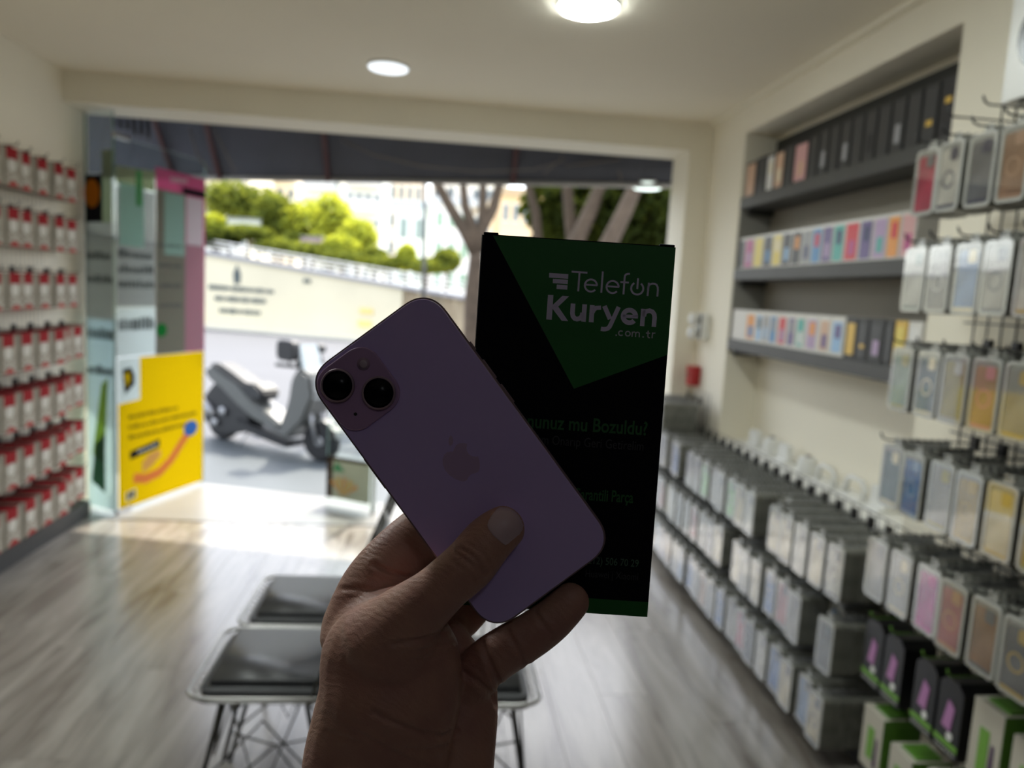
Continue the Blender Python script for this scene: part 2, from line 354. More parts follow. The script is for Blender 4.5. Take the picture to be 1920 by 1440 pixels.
# ================================================================== grids and hooks
WM = {}
def wiremesh(L, r=.002):
    k = (round(L, 3), r)
    if k not in WM:
        bm = B(); tube(bm, [(0, 0, -L / 2), (0, 0, L / 2)], r, 5); me = bpy.data.meshes.new('wire'); bm.to_mesh(me); bm.free(); me.materials.append(None); WM[k] = me
    return WM[k]
def grid(name, lab, X, y0, y1, z0, z1, sy, sz, m, r=.002):
    t = thing(name, lab, 'rack', (X, (y0 + y1) / 2, z0))
    n = int((y1 - y0) / sy); H = z1 - z0
    for k in range(n + 1):
        me = wiremesh(H, r)
        o = link('wire', me, t); o.location = (0, y0 + k * sy - (y0 + y1) / 2, H / 2); o.material_slots[0].link = 'OBJECT'; o.material_slots[0].material = m
    n = int(H / sz)
    for k in range(n + 1):
        o = link('wire', wiremesh(y1 - y0, r), t); o.location = (-r * 2, 0, k * sz); o.rotation_euler = (PI / 2, 0, 0); o.material_slots[0].link = 'OBJECT'; o.material_slots[0].material = m
    return t
G1 = grid('wire_rack', 'low dark wire grid rack along the right wall under the ledge', 1.565, 2.14, 4.56, .08, .80, .055, .12, M_black)
G0 = grid('wire_rack', 'small raised wire grid beside the pillar below the red alarm box', 1.565, 4.12, 4.56, .81, .99, .055, .09, M_black)
G2 = grid('wire_rack', 'tall wire grid rack at the right edge, nearest the viewer', 1.565, 1.24, 2.10, .06, 2.14, .055, .055 * 2, M_black, .0028)
G3 = grid('wire_rack', 'wire grid panel on the left wall holding the red and cream packs', -2.13, 3.2, 4.28, .14, 2.1, .04, .08, M_wirew, .0016)
HK = {}
def hook(parent, x, y, z, L, dirx, m):
    k = round(L, 2)
    if (k, dirx) not in HK:
        bm = B(); tube(bm, [(0, 0, 0), (dirx * L * .95, 0, 0), (dirx * L, 0, .006), (dirx * (L + .006), 0, .02)], .0028, 5)
        me = bpy.data.meshes.new('hook'); bm.to_mesh(me); bm.free(); me.materials.append(m); HK[(k, dirx)] = me
        bm = B(); box(bm, (-.004, -.012, -.02), (.012, .012, .02)); me = bpy.data.meshes.new('hook_clip'); bm.to_mesh(me); bm.free(); me.materials.append(M_dark); HK['clip'] = me
    px, py, pz = parent.location
    o = link('hook', HK[(k, dirx)], parent); o.location = (x - px, y - py, z - pz)
    c = link('hook_clip', HK['clip'], parent); c.location = (x - px - (.014 if dirx < 0 else -.002), y - py, z - pz)

# ------------------------------------------------------------------ phone case packs (right racks)
PWD, PHT, PTH = .094, .178, .020
TX = lambda u, v, w: Vector((w, -u, v))       # front face looks towards -x
M_shell = mat('blister_shell', (.40, .40, .37), .22, coat=.6)
M_shell2 = mat('blister_side', (.19, .19, .165), .35, var=.3, scale=25)
M_card = mat('card_insert', (.62, .60, .55), .5)
def packmesh_parts():
    bm = B(); fs_ = prism(bm, rrect(PWD, PHT, .014, 3), 0, PTH, TX, 1); fs_[0].material_index = 0; sh = bpy.data.meshes.new('blister_shell'); bm.to_mesh(sh); bm.free(); sh.materials.append(M_shell); sh.materials.append(M_shell2)
    # raised rim
    bm = B(); o = rrect(PWD, PHT, .014, 3); i = rrect(PWD - .017, PHT - .017, .009, 3); n = len(o)
    vo = [bm.verts.new(TX(u, v, -.003)) for u, v in o]; vi = [bm.verts.new(TX(u, v, -.003)) for u, v in i]; vob = [bm.verts.new(TX(u, v, 0)) for u, v in o]; vib = [bm.verts.new(TX(u, v, 0)) for u, v in i]
    for k in range(n):
        j = (k + 1) % n
        bm.faces.new((vo[k], vo[j], vi[j], vi[k])); bm.faces.new((vo[k], vob[k], vob[j], vo[j])); bm.faces.new((vi[k], vi[j], vib[j], vib[k]))
    bmesh.ops.recalc_face_normals(bm, faces=bm.faces[:]); rim = bpy.data.meshes.new('rim'); bm.to_mesh(rim); bm.free(); rim.materials.append(mat('blister_rim', (.58, .58, .55), .25, coat=.5))
    bm = B(); prism(bm, rrect(PWD - .024, PHT - .03, .010, 4, 0, -.004), -.0022, 0, TX); cs = bpy.data.meshes.new('phone_case'); bm.to_mesh(cs); bm.free(); cs.materials.append(None)
    bm = B(); prism(bm, rrect(.030, .032, .007, 3, .014, .055), -.0032, -.0022, TX); cu = bpy.data.meshes.new('camera_cutout'); bm.to_mesh(cu); bm.free(); cu.materials.append(None)
    bm = B()
    for q in ribbon(circ(0, -.008, .021, 20), .005, True):
        prism(bm, [q[0], q[1], q[2], q[3]], -.0028, -.0022, TX)
    rg = bpy.data.meshes.new('magnet_ring'); bm.to_mesh(rg); bm.free(); rg.materials.append(None)
    bm = B(); prism(bm, [(-.016, PHT / 2 - .004), (.016, PHT / 2 - .004), (.014, PHT / 2 + .022), (-.014, PHT / 2 + .022)], .008, .0095, TX); hd = bpy.data.meshes.new('hang_tab'); bm.to_mesh(hd); bm.free(); hd.materials.append(M_shell)
    bm = B(); prism(bm, rrect(PWD - .004, PHT - .004, .012, 3), -.0062, -.0052, TX); cv = bpy.data.meshes.new('clear_cover'); bm.to_mesh(cv); bm.free(); cv.materials.append(M_cover)
    bm = B(); prism(bm, [(-.034, -.084), (.034, -.084), (.034, -.072), (-.034, -.072)], -.0028, -.0022, TX); st = bpy.data.meshes.new('bottom_strip'); bm.to_mesh(st); bm.free(); st.materials.append(None)
    bm = B(); prism(bm, rrect(PWD, PHT, .014, 2), 0, PTH * .9, TX); prism(bm, [(-.016, PHT / 2 - .004), (.016, PHT / 2 - .004), (.014, PHT / 2 + .022), (-.014, PHT / 2 + .022)], .008, .0095, TX)
    bk = bpy.data.meshes.new('case_pack_back'); bm.to_mesh(bk); bm.free(); bk.materials.append(M_shell2)
    return dict(shell=sh, rim=rim, case=cs, cut=cu, ring=rg, tab=hd, cover=cv, strip=st, back=bk)
PK = packmesh_parts()
def setm(o, m):
    o.material_slots[0].link = 'OBJECT'; o.material_slots[0].material = m; return o
CASE = {'clear': (.46, .44, .41), 'smoky grey': (.22, .22, .235), 'pale silver': (.55, .54, .52), 'milky white': (.80, .76, .68), 'pale blue': (.28, .42, .70), 'slate': (.10, .12, .15), 'mint green': (.42, .85, .34),
        'dusty red': (.60, .08, .13), 'deep teal': (.08, .15, .15), 'blue': (.07, .22, .62), 'magenta': (.62, .02, .32), 'rose': (.68, .26, .28), 'tan': (.42, .25, .16), 'gold': (.6, .42, .13), 'olive yellow': (.42, .36, .1),
        'green tinted': (.33, .45, .30), 'dark navy': (.05, .05, .09), 'peach': (.62, .36, .2), 'cream': (.92, .80, .56), 'lilac': (.4, .34, .5)}
def case_pack(col, loc, lab, tilt=0, ring=False, accent=None, cover=True, group=None):
    t = thing('phone_case_pack', lab, 'phone case', loc, tilt, group)
    link('blister_shell', PK['shell'], t); link('rim', PK['rim'], t); link('hang_tab', PK['tab'], t)
    setm(link('phone_case', PK['case'], t), cm('case_' + col, tuple(v * .72 for v in CASE[col]), .22, coat=.7, var=.3, scale=9))
    setm(link('camera_cutout', PK['cut'], t), cm('cut_' + (accent or 'grey'), CASE.get(accent, (.16, .16, .17)), .3, coat=.5))
    if ring: setm(link('magnet_ring', PK['ring'], t), cm('ring_' + (accent or 'pale'), CASE.get(accent, (.72, .71, .70)), .3))
    if accent: setm(link('bottom_strip', PK['strip'], t), cm('ring_' + (accent or 'pale'), CASE.get(accent, (.72, .71, .70)), .3))
    if cover: link('clear_cover', PK['cover'], t)
    return t
back_indiv = [0]
def stack(parent, y, ztop, xf, n, col, lab, pos, group, hx=1.565, **k):
    z = ztop - PHT / 2
    hook(parent, hx, y, ztop + .016, hx - xf + .035, -1, M_black)
    case_pack(col, (xf, y, z), lab, R.uniform(-.03, .03), group=group, **k)
    rest = []
    for j in range(1, n):
        x = xf + j * (PTH + .0015)
        if x + PTH > hx - .004: break
        dy = R.uniform(-.002, .002); dz = R.uniform(-.002, .0)
        if j <= 2 and back_indiv[0] < 190:
            back_indiv[0] += 1
            o = link('phone_case_pack', PK['back'], None, label=f'{"clear case pack next behind the front" if j == 1 else "clear case pack third in line"} {pos}', category='phone case', group='case packs behind the front ones'); o.location = (x, y + dy, z + dz)
        else: rest.append((x, y + dy, z + dz))
    return rest
rest1 = []; rest2 = []
lowc = [['blue', 'pale silver', 'pale silver', 'mint green', 'clear', 'smoky grey', 'mint green', 'clear', 'pale silver', 'clear', 'pale silver', 'clear', 'smoky grey', 'milky white', 'cream', 'milky white', 'cream', 'milky white', 'clear', 'milky white', 'clear', 'pale silver'],
        ['pale silver', 'cream', 'slate', 'smoky grey', 'rose', 'smoky grey', 'slate', 'cream', 'smoky grey', 'cream', 'milky white', 'clear', 'smoky grey', 'milky white', 'clear', 'cream', 'pale blue', 'rose', 'milky white', 'pale blue', 'smoky grey', 'lilac'],
        ['smoky grey', 'pale silver', 'clear', 'slate', 'pale blue', 'lilac', 'peach', 'pale silver', 'pale blue', 'blue', 'pale silver', 'dusty red', 'smoky grey', 'slate', 'clear', 'milky white', 'pale blue', 'blue', 'milky white', 'smoky grey', 'pale blue', 'milky white']]
lowc[0][6] = 'blue'; lowc[0][3] = 'clear'; lowc[0][10] = 'mint green'; lowc[0][13] = 'mint green'; lowc[0][12] = 'pale silver'; lowc[0][16] = 'smoky grey'; lowc[0][17] = 'cream'
for _c in (18, 19, 20, 21): lowc[0][_c] = ('cream', 'milky white')[_c % 2]
lowc[1][5:22] = ['cream', 'pale silver', 'slate', 'smoky grey', 'dusty red', 'clear', 'slate', 'cream', 'smoky grey', 'cream', 'milky white', 'cream', 'blue', 'rose', 'clear', 'pale blue', 'smoky grey']
lowc[2][10:22] = ['pale silver', 'peach', 'pale silver', 'blue', 'clear', 'dusty red', 'slate', 'milky white', 'blue', 'cream', 'pale blue', 'cream']
rows = [('top', .75), ('middle', .50), ('bottom', .245)]
for ri, (rn, zt) in enumerate(rows):
    for c in range(22):
        y = 4.49 - c * .108
        col = lowc[ri][c]; xf = 1.30 + R.uniform(0, .02) + (.10 if (ri, c) in ((0, 7), (0, 16), (1, 13), (1, 20)) else 0)
        rest1 += stack(G1, y, zt, xf, 11, col, f'{col} phone case pack, {ORD[c]} from the doorway in the low rack\'s {rn} row', f'on hook {ORD[c]} from doorway, low rack {rn} row', 'front case packs on the low rack', accent=(None if c % 3 else 'slate'), ring=c % 4 == 1)
for c, col in enumerate(['pale silver', 'green tinted', 'smoky grey']):
    rest1 += stack(G0, 4.47 - c * .108, .915, 1.32, 10, col, f'{col} phone case pack, {ORD[c]} from the doorway on the small raised grid', f'on hook {ORD[c]} of the small raised grid', 'case packs on the raised grid')
tallc = [('top', 1.955, ['dusty red', 'milky white', 'smoky grey', 'tan', 'clear', 'pale silver'], [None, 'dark navy', 'dark navy', 'tan', None, None]),
         ('second', 1.69, ['pale silver', 'smoky grey', 'pale blue', 'clear', 'milky white', 'clear'], ['deep teal', None, 'cream', 'slate', 'gold', None]),
         ('third', 1.41, ['green tinted', 'deep teal', 'olive yellow', 'peach', 'clear', 'gold'], ['olive yellow', 'cream', 'clear', 'rose', 'gold', None]),
         ('fourth', 1.13, ['deep teal', 'blue', 'clear', 'gold', 'cream', 'gold'], ['cream', 'pale blue', 'olive yellow', 'gold', 'gold', 'olive yellow']),
         ('fifth', .85, ['clear', 'pale silver', 'magenta', 'rose', 'tan', 'smoky grey'], [None, 'cream', 'magenta', 'peach', 'slate', 'gold'])]
for rn, zt, cs, ac in tallc:
    for c, col in enumerate(cs):
        y = 1.985 - c * .107
        rest2 += stack(G2, y, zt, 1.30 + R.uniform(0, .012), 8 if zt < 1.2 else 5, col, f'{col} phone case pack, {ORD[c]} from the doorway in the tall rack\'s {rn} row', f'on hook {ORD[c]} from doorway, tall rack {rn} row', 'front case packs on the tall rack', accent=ac[c], ring=(c % 2 == 1), cover=True)
for y in (1.93, 1.80): hook(G2, 1.565, y, 2.03, .25, -1, M_black)
for nm, rest, par in (('low', rest1, None), ('tall', rest2, None)):
    bm = B()
    for (x, y, z) in rest:
        prism(bm, rrect(PWD, PHT, .014, 2), x, x + PTH * .9, lambda u, v, w: Vector((w, y - u, z + v)))
        prism(bm, [(-.016, PHT / 2 - .004), (.016, PHT / 2 - .004), (.014, PHT / 2 + .022), (-.014, PHT / 2 + .022)], x + .008, x + .0095, lambda u, v, w: Vector((w, y - u, z + v)))
    mesh_obj('case_pack_stock', bm, M_shell2, kind='stuff', label=f'clear case packs hanging deep behind the front ones on the {nm} right rack', category='phone case')

# black, pink and green packs and green-white boxes, low on the tall rack
M_gr = mat('pack_green', (.10, .26, .03), .4); M_gr2 = mat('pack_leaf_green', (.16, .36, .05), .4); M_pk = mat('pack_pink', (.45, .2, .42), .4)
def black_pack(y, z, lab):
    t = thing('cable_pack', lab, 'package', (1.36, y, z), 0, 'black packs with green stripe'); w, h = .088, .20
    bm = B(); prism(bm, [(-w / 2, -h / 2), (w / 2, -h / 2), (w / 2, h / 2 - .02), (w / 4, h / 2), (-w / 4, h / 2), (-w / 2, h / 2 - .02)], 0, .10, TX); mesh_obj('carton', bm, M_dark, t)
    bm = B(); prism(bm, [(-.02, -.03), (.012, -.035), (.02, .03), (-.004, .045)], -.002, -.0002, TX); mesh_obj('pink_print', bm, M_pk, t)
    bm = B(); prism(bm, circ(.012, -.048, .011, 14), -.002, -.0002, TX); mesh_obj('white_print', bm, M_white, t)
    bm = B(); prism(bm, [(-w / 2, -.078), (w / 2, -.078), (w / 2, -.064), (-w / 2, -.064)], -.002, -.0002, TX); mesh_obj('green_stripe', bm, M_gr2, t)
    bm = B()
    for k in range(7): prism(bm, [(-.036 + k * .011, -.094), (-.030 + k * .011, -.094), (-.030 + k * .011, -.086), (-.036 + k * .011, -.086)], -.0015, -.0002, TX)
    mesh_obj('marks', bm, cm('marks', (.4, .4, .38)), t, kind='stuff')
    hook(G2, 1.565, y, z + .11, .22, -1, M_gr2)
for y, z, l in ((2.045, .475, 'black pack with pink print and green stripe, nearest the low rack'), (1.945, .475, 'second black pink and green pack from the low rack'), (1.80, .475, 'third black pink and green pack from the low rack'), (1.70, .475, 'black pack with pink print and green stripe, next to the tall green and white carton')): black_pack(y, z, l)
def green_box(y, z, h, lab, w=.10, d=.12, x=1.36):
    t = thing('charger_box', lab, 'box', (x, y, z), 0, 'green and white boxes')
    bm = B(); box(bm, (0, -w / 2, 0), (d, w / 2, h), bevel=.0015)
    for f in bm.faces:
        if f.normal.y < -.5: f.material_index = 1
    mesh_obj('carton', bm, [cm('carton_cream', (.52, .49, .41)), M_gr], t)
    bm = B(); prism(bm, [(-w * .2, h * .2), (w * .12, h * .2), (w * .12, h * .72), (-w * .2, h * .72)], -.0015, -.0002, TX); mesh_obj('green_print', bm, M_gr2, t)
    bm = B(); prism(bm, [(w * .16, h * .12), (w * .32, h * .12), (w * .3, h * .6), (w * .2, h * .6)], -.0015, -.0002, TX); mesh_obj('dark_print', bm, cm('deepviolet', (.08, .04, .1)), t)
    bm = B(); box(bm, (.02, -w * .4, h), (d * .8, w * .3, h + .006)); mesh_obj('top_flap', bm, M_gr, t)
for y, z, h, l in ((2.0, .12, .19, 'green and white carton at the foot of the tall rack beside the low rack'), (1.86, .10, .17, 'green and white carton second at the foot of the tall rack'), (1.57, .36, .22, 'tall green and white carton right of the black packs'), (1.44, .36, .20, 'green and white carton at the right edge of the tall rack'), (1.70, .10, .20, 'green and white carton below the black packs')): green_box(y, z, h, l)
green_box(2.02, .325, .035, 'small green packet between black packs and cartons', w=.06, d=.08, x=1.42)

# ------------------------------------------------------------------ red and cream packs on the left wall
TL = lambda u, v, w: Vector((-w, u, v))       # front face looks towards +x
LW, LH, LT = .136, .178, .022
M_cream = mat('pack_cream', (.31, .28, .23), .8, spec=.15, var=.15, scale=20); M_red = mat('pack_red', (.25, .012, .016), .8, spec=.15); M_red2 = mat('pack_bright_red', (.36, .03, .03), .8, spec=.15)
def lp():
    d = {}
    def mk(name, m, f):
        bm = B(); f(bm); me = bpy.data.meshes.new(name); bm.to_mesh(me); bm.free(); me.materials.append(m); return me
    d['carton'] = mk('carton', M_cream, lambda bm: prism(bm, [(-LW / 2, -LH / 2), (LW / 2, -LH / 2), (LW / 2, LH / 2), (-LW / 2, LH / 2)], 0, LT, TL))
    d['red_header'] = mk('red_header', M_red, lambda bm: prism(bm, [(-LW * .42, LH * .21), (LW * .24, LH * .21), (LW * .24, LH / 2), (-LW * .42, LH / 2)], -.0012, -.0001, TL))
    d['white_disc'] = mk('white_disc', cm('disc_white', (.52, .50, .45)), lambda bm: prism(bm, circ(-.012, .008, .030, 18), -.0014, -.0001, TL))
    d['red_wedge'] = mk('red_wedge', M_red2, lambda bm: prism(bm, [(-LW * .4, -LH / 2 + .002), (LW * .34, -LH / 2 + .002), (-.004, -LH * .34)], -.0012, -.0001, TL))
    def lines(bm):
        for a, b in (((-.045, -.03), (.04, -.07)), ((-.045, -.065), (.035, -.03))):
            for q in ribbon([a, b], .006): prism(bm, list(q), -.0017, -.0001, TL)
    d['pale_lines'] = mk('pale_lines', cm('pale_ln', (.48, .45, .40)), lines)
    d['top_edge'] = mk('top_edge', M_red, lambda bm: prism(bm, [(-LW * .42, LH / 2), (LW * .4, LH / 2), (LW * .4, LH / 2 + .0015), (-LW * .42, LH / 2 + .0015)], .001, LT - .001, TL))
    def both(bm):
        prism(bm, [(-LW / 2, -LH / 2), (LW / 2, -LH / 2), (LW / 2, LH / 2 - .004), (-LW / 2, LH / 2 - .004)], 0, LT, TL)
        prism(bm, [(-LW * .42, LH / 2 - .004), (LW * .42, LH / 2 - .004), (LW * .42, LH / 2), (-LW * .42, LH / 2)], .001, LT - .001, TL, 1)
    d['back'] = mk('pack_back', M_cream, both); d['back'].materials.append(M_red)
    return d
LPK = lp()
rown = ['top', 'second', 'third', 'fourth', 'fifth', 'sixth', 'bottom']
for ri, zt in enumerate((2.04, 1.762, 1.46, 1.172, .895, .622, .35)):
    for c in range(7):
        y = 4.452 - c * .157 - (.01 if c > 1 else 0)
        n = 3 if ri < 3 else (4 if c < 2 else 6)
        if ri < 3 and c > 3: n = 4
        xf = -2.13 + .012 + n * (LT + .002)
        z = zt - LH / 2
        if c < 1: xf -= .01
        t = thing('red_cream_pack', f'cream red-topped pack, front of hook {ORD[c]} from doorway, {rown[ri]} row, left wall', 'package', (xf, y, z), R.uniform(-.03, .03), 'red and cream packs at the front of their hooks')
        for k in ('carton', 'red_header', 'white_disc', 'red_wedge', 'pale_lines', 'top_edge'): link(k, LPK[k], t)
        hook(G3, -2.13, y, zt + .012, n * (LT + .002) + .03, 1, M_black)
        for j in range(1, n):
            o = link('red_cream_pack', LPK['back'], None, label=f'cream pack {ORD[j]} behind front, hook {ORD[c]} from doorway, {rown[ri]} row, left wall', category='package', group='red and cream packs behind the front ones')
            o.location = (xf - j * (LT + .002), y + R.uniform(-.002, .002), z)

# ================================================================== things on pillar / wall
def emergency():
    t = thing('emergency_light', 'white twin lamp emergency light on the pillar above the red alarm box', 'lamp', (XR - .002, 4.43, 1.365), -PI / 2)
    T = lambda u, v, w: Vector((u, -w, v))
    bm = B(); prism(bm, rrect(.12, .16, .012, 3), .001, .045, T); mesh_obj('housing', bm, M_white, t)
    for s in (.042, -.042):
        bm = B(); lathe(bm, [(.026, 0), (.036, -.02), (.038, -.045), (.030, -.052)], 18, (-.02, -.045, s), 'y'); h = mesh_obj('lamp_head', bm, M_white, t)
        bm = B(); lathe(bm, [(.028, -.0525), (.02, -.056), (.004, -.057)], 16, (-.02, -.045, s), 'y'); mesh_obj('lens', bm, cm('lens', (.85, .87, .88), .1), h)
    bm = B(); box(bm, (.022, -.05, -.075), (.038, -.0455, .075)); mesh_obj('dark_strip', bm, M_dark, t)
emergency()
t = thing('alarm_box', 'small red fire alarm box on the pillar above the case rack', 'alarm', (XR - .002, 4.50, 1.055), -PI / 2)
T = lambda u, v, w: Vector((u, -w, v))
bm = B(); prism(bm, [(-.05, .06), (.05, .06), (.042, -.06), (-.04, -.06)], .001, .06, T); mesh_obj('housing', bm, mat('alarm_red', (.42, .012, .015), .35), t)
bm = B(); prism(bm, rrect(.04, .03, .004, 3, 0, .01), .06, .063, T); mesh_obj('front_plate', bm, mat('alarm_dark_red', (.22, .008, .01), .3), t)
# white product box with a dark lens high on the right wall
t = thing('white_carton', 'white carton with a dark round print high on the wall at the top right corner', 'box', (1.45, 1.835, 2.07))
bm = B(); box(bm, (0, -.14, 0), (.165, .09, .28), bevel=.003); mesh_obj('carton', bm, M_white, t)
bm = B(); prism(bm, circ(.03, .15, .085, 28), -.002, -.0002, TX); d_ = mesh_obj('round_print', bm, cm('roundprint', (.05, .055, .055), .25), t)
bm = B(); box(bm, (.02, -.1, -.012), (.165, .05, 0)); mesh_obj('bracket', bm, M_wire, t)

# ceiling lamps, those in view and the added ones
M_lamp = mat('lamp_diffuser', (.93, 1, .97), .4, emit=LAMP); M_lamp2 = mat('lamp_diffuser_cool', (.86, .93, 1), .4, emit=.75)
def lamp(x, y, lab, m, r=.125):
    t = thing('ceiling_light', lab, 'lamp', (x, y, CZ), 0, 'round ceiling lights')
    bm = B(); lathe(bm, [(r + .006, 0), (r + .006, -.008), (r, -.012)], 40); mesh_obj('rim', bm, M_white, t, smooth=False)
    bm = B(); lathe(bm, [(r, -.012), (r * .97, -.018), (r * .7, -.024), (.01, -.027)], 40); mesh_obj('diffuser', bm, m, t)
lamp(.507, 2.945, 'large bright round ceiling light at the top edge of the picture', M_lamp, .112)
lamp(-.314, 3.973, 'smaller dimmer round ceiling light nearer the shopfront', M_lamp2, .100)
for x, y, l in ((-1.1, 2.2, 'added unseen ceiling light over the left aisle, brightening the interior'), (.5, 1.65, 'added unseen ceiling light over the chairs, brightening the interior'), (-.9, 1.25, 'added unseen ceiling light over the middle of the shop, brightening the interior')): lamp(x, y, l, M_lamp)  # lamps added out of view to brighten the interior
lamp(.2, -1.3, 'dim added ceiling light behind the viewer, unseen, brightening phone and hand', mat('lamp_diffuser_fill', (.92, .93, 1), .4, emit=5.5))  # fill lamp added behind the viewer to lift the dark phone and hand

# ================================================================== wire chairs
M_chrome = mat('chrome_wire', (.36, .355, .34), .3, metal=.8); M_leg = mat('dark_chrome', (.09, .09, .088), .3, metal=.7)
M_pad = mat('black_leather', (.02, .021, .024), .42, var=.15, scale=30, bump=.15, spec=.6)
def chair(loc, rz, lab):
    t = thing('wire_chair', lab, 'chair', loc, rz, 'wire chairs with black seat pads')
    # local: seat faces -x, width along y, seat z=.45
    sw, sd, sz = .20, .19, .44
    def rr(w, h, r, z, n=6): return [Vector((x, y, z)) for x, y in rrect(w, h, r, n)]
    bm = B(); tube(bm, rr(sd * 2, sw * 2, .05, sz), .006, 6, closed=True); tube(bm, rr(sd * 2 - .03, sw * 2 - .03, .045, sz - .018), .0035, 5, closed=True); mesh_obj('seat_rim', bm, M_chrome, t)
    for k in range(-6, 7):
        y = k * .0285; bm = B(); tube(bm, [(-sd, y, sz), (-sd + .03, y, sz - .02), (sd - .04, y, sz - .02), (sd, y, sz)], .0022, 4); mesh_obj('seat_wire', bm, M_chrome, t)
    for k in range(-5, 6):
        x = k * .03; bm = B(); tube(bm, [(x, -sw, sz), (x, -sw + .03, sz - .02), (x, sw - .03, sz - .02), (x, sw, sz)], .0022, 4); mesh_obj('seat_wire', bm, M_chrome, t)
    bm = B(); fs = prism(bm, rrect(sd * 2 - .056, sw * 2 - .056, .03, 5, 0, 0), sz - .014, sz + .024, xyz)
    bmesh.ops.bevel(bm, geom=[e for e in fs[1].edges], offset=.02, segments=5, affect='EDGES'); mesh_obj('seat_pad', bm, M_pad, t, smooth=True)
    # back
    def bp(s, h):   # s across (-1..1), h 0..1
        x = sd - .055 + h * .135 - .05 * (1 - s * s) * 0 + .02 * (1 - abs(s)) ; return Vector((x, s * (sw * (1 - .12 * h)), sz + .03 + h * .36))
    out = [bp(-1, h / 6) for h in range(7)] + [bp(-1 + k / 5, 1 + .04 * (1 - (k / 5 - 1) ** 2)) for k in range(1, 10)] + [bp(1, 1 - h / 6) for h in range(7)]
    bm = B(); tube(bm, [(sd - .06, -sw + .01, sz)] + out + [(sd - .06, sw - .01, sz)], .005, 6); mesh_obj('back_rim', bm, M_leg, t)
    for k in range(1, 12):
        s = -1 + k / 6; bm = B(); tube(bm, [Vector((sd - .06, s * sw * .9, sz)), bp(s, .2), bp(s, .6), bp(s, 1.02)], .003, 4); mesh_obj('back_wire', bm, M_leg, t)
    for k in range(1, 8):
        bm = B(); tube(bm, [bp(s / 4, k / 8) for s in range(-4, 5)], .003, 4); mesh_obj('back_wire', bm, M_leg, t)
    # legs and cross braces
    F = {(a, b): Vector((a * .20, b * .21, 0)) for a in (-1, 1) for b in (-1, 1)}; Tt = {(a, b): Vector((a * .10, b * .13, sz - .02)) for a in (-1, 1) for b in (-1, 1)}
    for k in F:
        bm = B(); tube(bm, [F[k], Tt[k]], .007, 7); mesh_obj('leg', bm, M_leg, t)
    def lp_(k, f): return F[k].lerp(Tt[k], f)
    for a, b in (((-1, -1), (-1, 1)), ((1, -1), (1, 1)), ((-1, -1), (1, -1)), ((-1, 1), (1, 1))):
        mid = (lp_(a, .55) + lp_(b, .55)) / 2
        bm = B(); tube(bm, [Tt[a], (lp_(a, .3) + lp_(b, .3)) / 2 + Vector((0, 0, .03)), Tt[b]], .0035, 5); mesh_obj('brace', bm, M_leg, t)
        bm = B(); tube(bm, [lp_(a, .45), mid + Vector((0, 0, .13)), lp_(b, .45)], .0035, 5); mesh_obj('brace', bm, M_leg, t)
    for a, b in (((-1, -1), (1, 1)), ((-1, 1), (1, -1))):
        bm = B(); tube(bm, [lp_(a, .25), (lp_(a, .25) + lp_(b, .25)) / 2 + Vector((0, 0, .08)), lp_(b, .25)], .0035, 5); mesh_obj('brace', bm, M_leg, t)
    return t
c0 = chair((-.41, 2.035, 0), 0, 'wire chair with black pad left of the wrist, nearest the viewer')
dup(c0, (-.39, 2.45, 0), 0, 'wire chair with black pad just behind the nearest left one')
dup(c0, (.11, 2.0, 0), PI / 2, 'wire chair with black pad right of the wrist, mostly hidden by the hand')

# ================================================================== shopfront: step, glass leaves, posters, awning
GZ = -.30                  # street level
M_step = mat('step_stone', (.23, .225, .215), .35, var=.06, scale=3)
def polyslab(name, pts, z0, z1, m, **k):
    bm = B(); prism(bm, pts, z0, z1, xyz); return struct(name, bm, m, **k)
e1, e2 = on(382, 912, 2, 0), on(695, 956, 2, 0); dr = (e2 - e1); sl_ = dr.y / dr.x
ex = lambda x: e1.y + (x - e1.x) * sl_
polyslab('trim_3', [(-2.6, 4.625), (2.4, 4.625), (2.4, ex(2.4) if ex(2.4) > 4.7 else 4.7), (1.1, max(4.72, ex(1.1))), (-2.6, ex(-2.6))], GZ, -.004, M_step)
bm = B(); box(bm, (-2.15, 4.60, -.003), (1.48, 4.63, .004)); struct('trim_4', bm, cm('threshold_metal', (.25, .25, .25), .35, metal=.8))
M_film_y = film('yellow_film', (.86, .66, .008), .02); M_film_w = film('white_film', (.8, .84, .84), .3); M_film_p = film('pink_film', (.62, .20, .34), .25)
M_film_g = film('grey_film', (.42, .47, .38), .4); M_film_gr = film('green_film', (.03, .32, .07), .1); M_film_k = film('black_film', (.03, .03, .035), .05)
M_film_b = film('blue_film', (.1, .28, .75), .05); M_film_o = film('orange_film', (.85, .38, .12), .05); M_film_s = film('grey_text_film', (.25, .27, .27), .3)
M_film_mint = film('mint_film', (.55, .75, .68), .3)
def leaf(name, lab, a, b, h, thick=.01):
    a, b = Vector((*a, 0)), Vector((*b, 0)); L = (b - a).length; t = thing(name, lab, 'door', a, math.atan2(b.y - a.y, b.x - a.x))
    bm = B(); box(bm, (0, -thick / 2, .01), (L, thick / 2, h)); bm.normal_update()
    for f in bm.faces:
        if abs(f.normal.y) < .5: f.material_index = 1
    mesh_obj('pane', bm, [M_glass, cm('glass_edge', (.16, .27, .23), .3)], t)
    return t, L
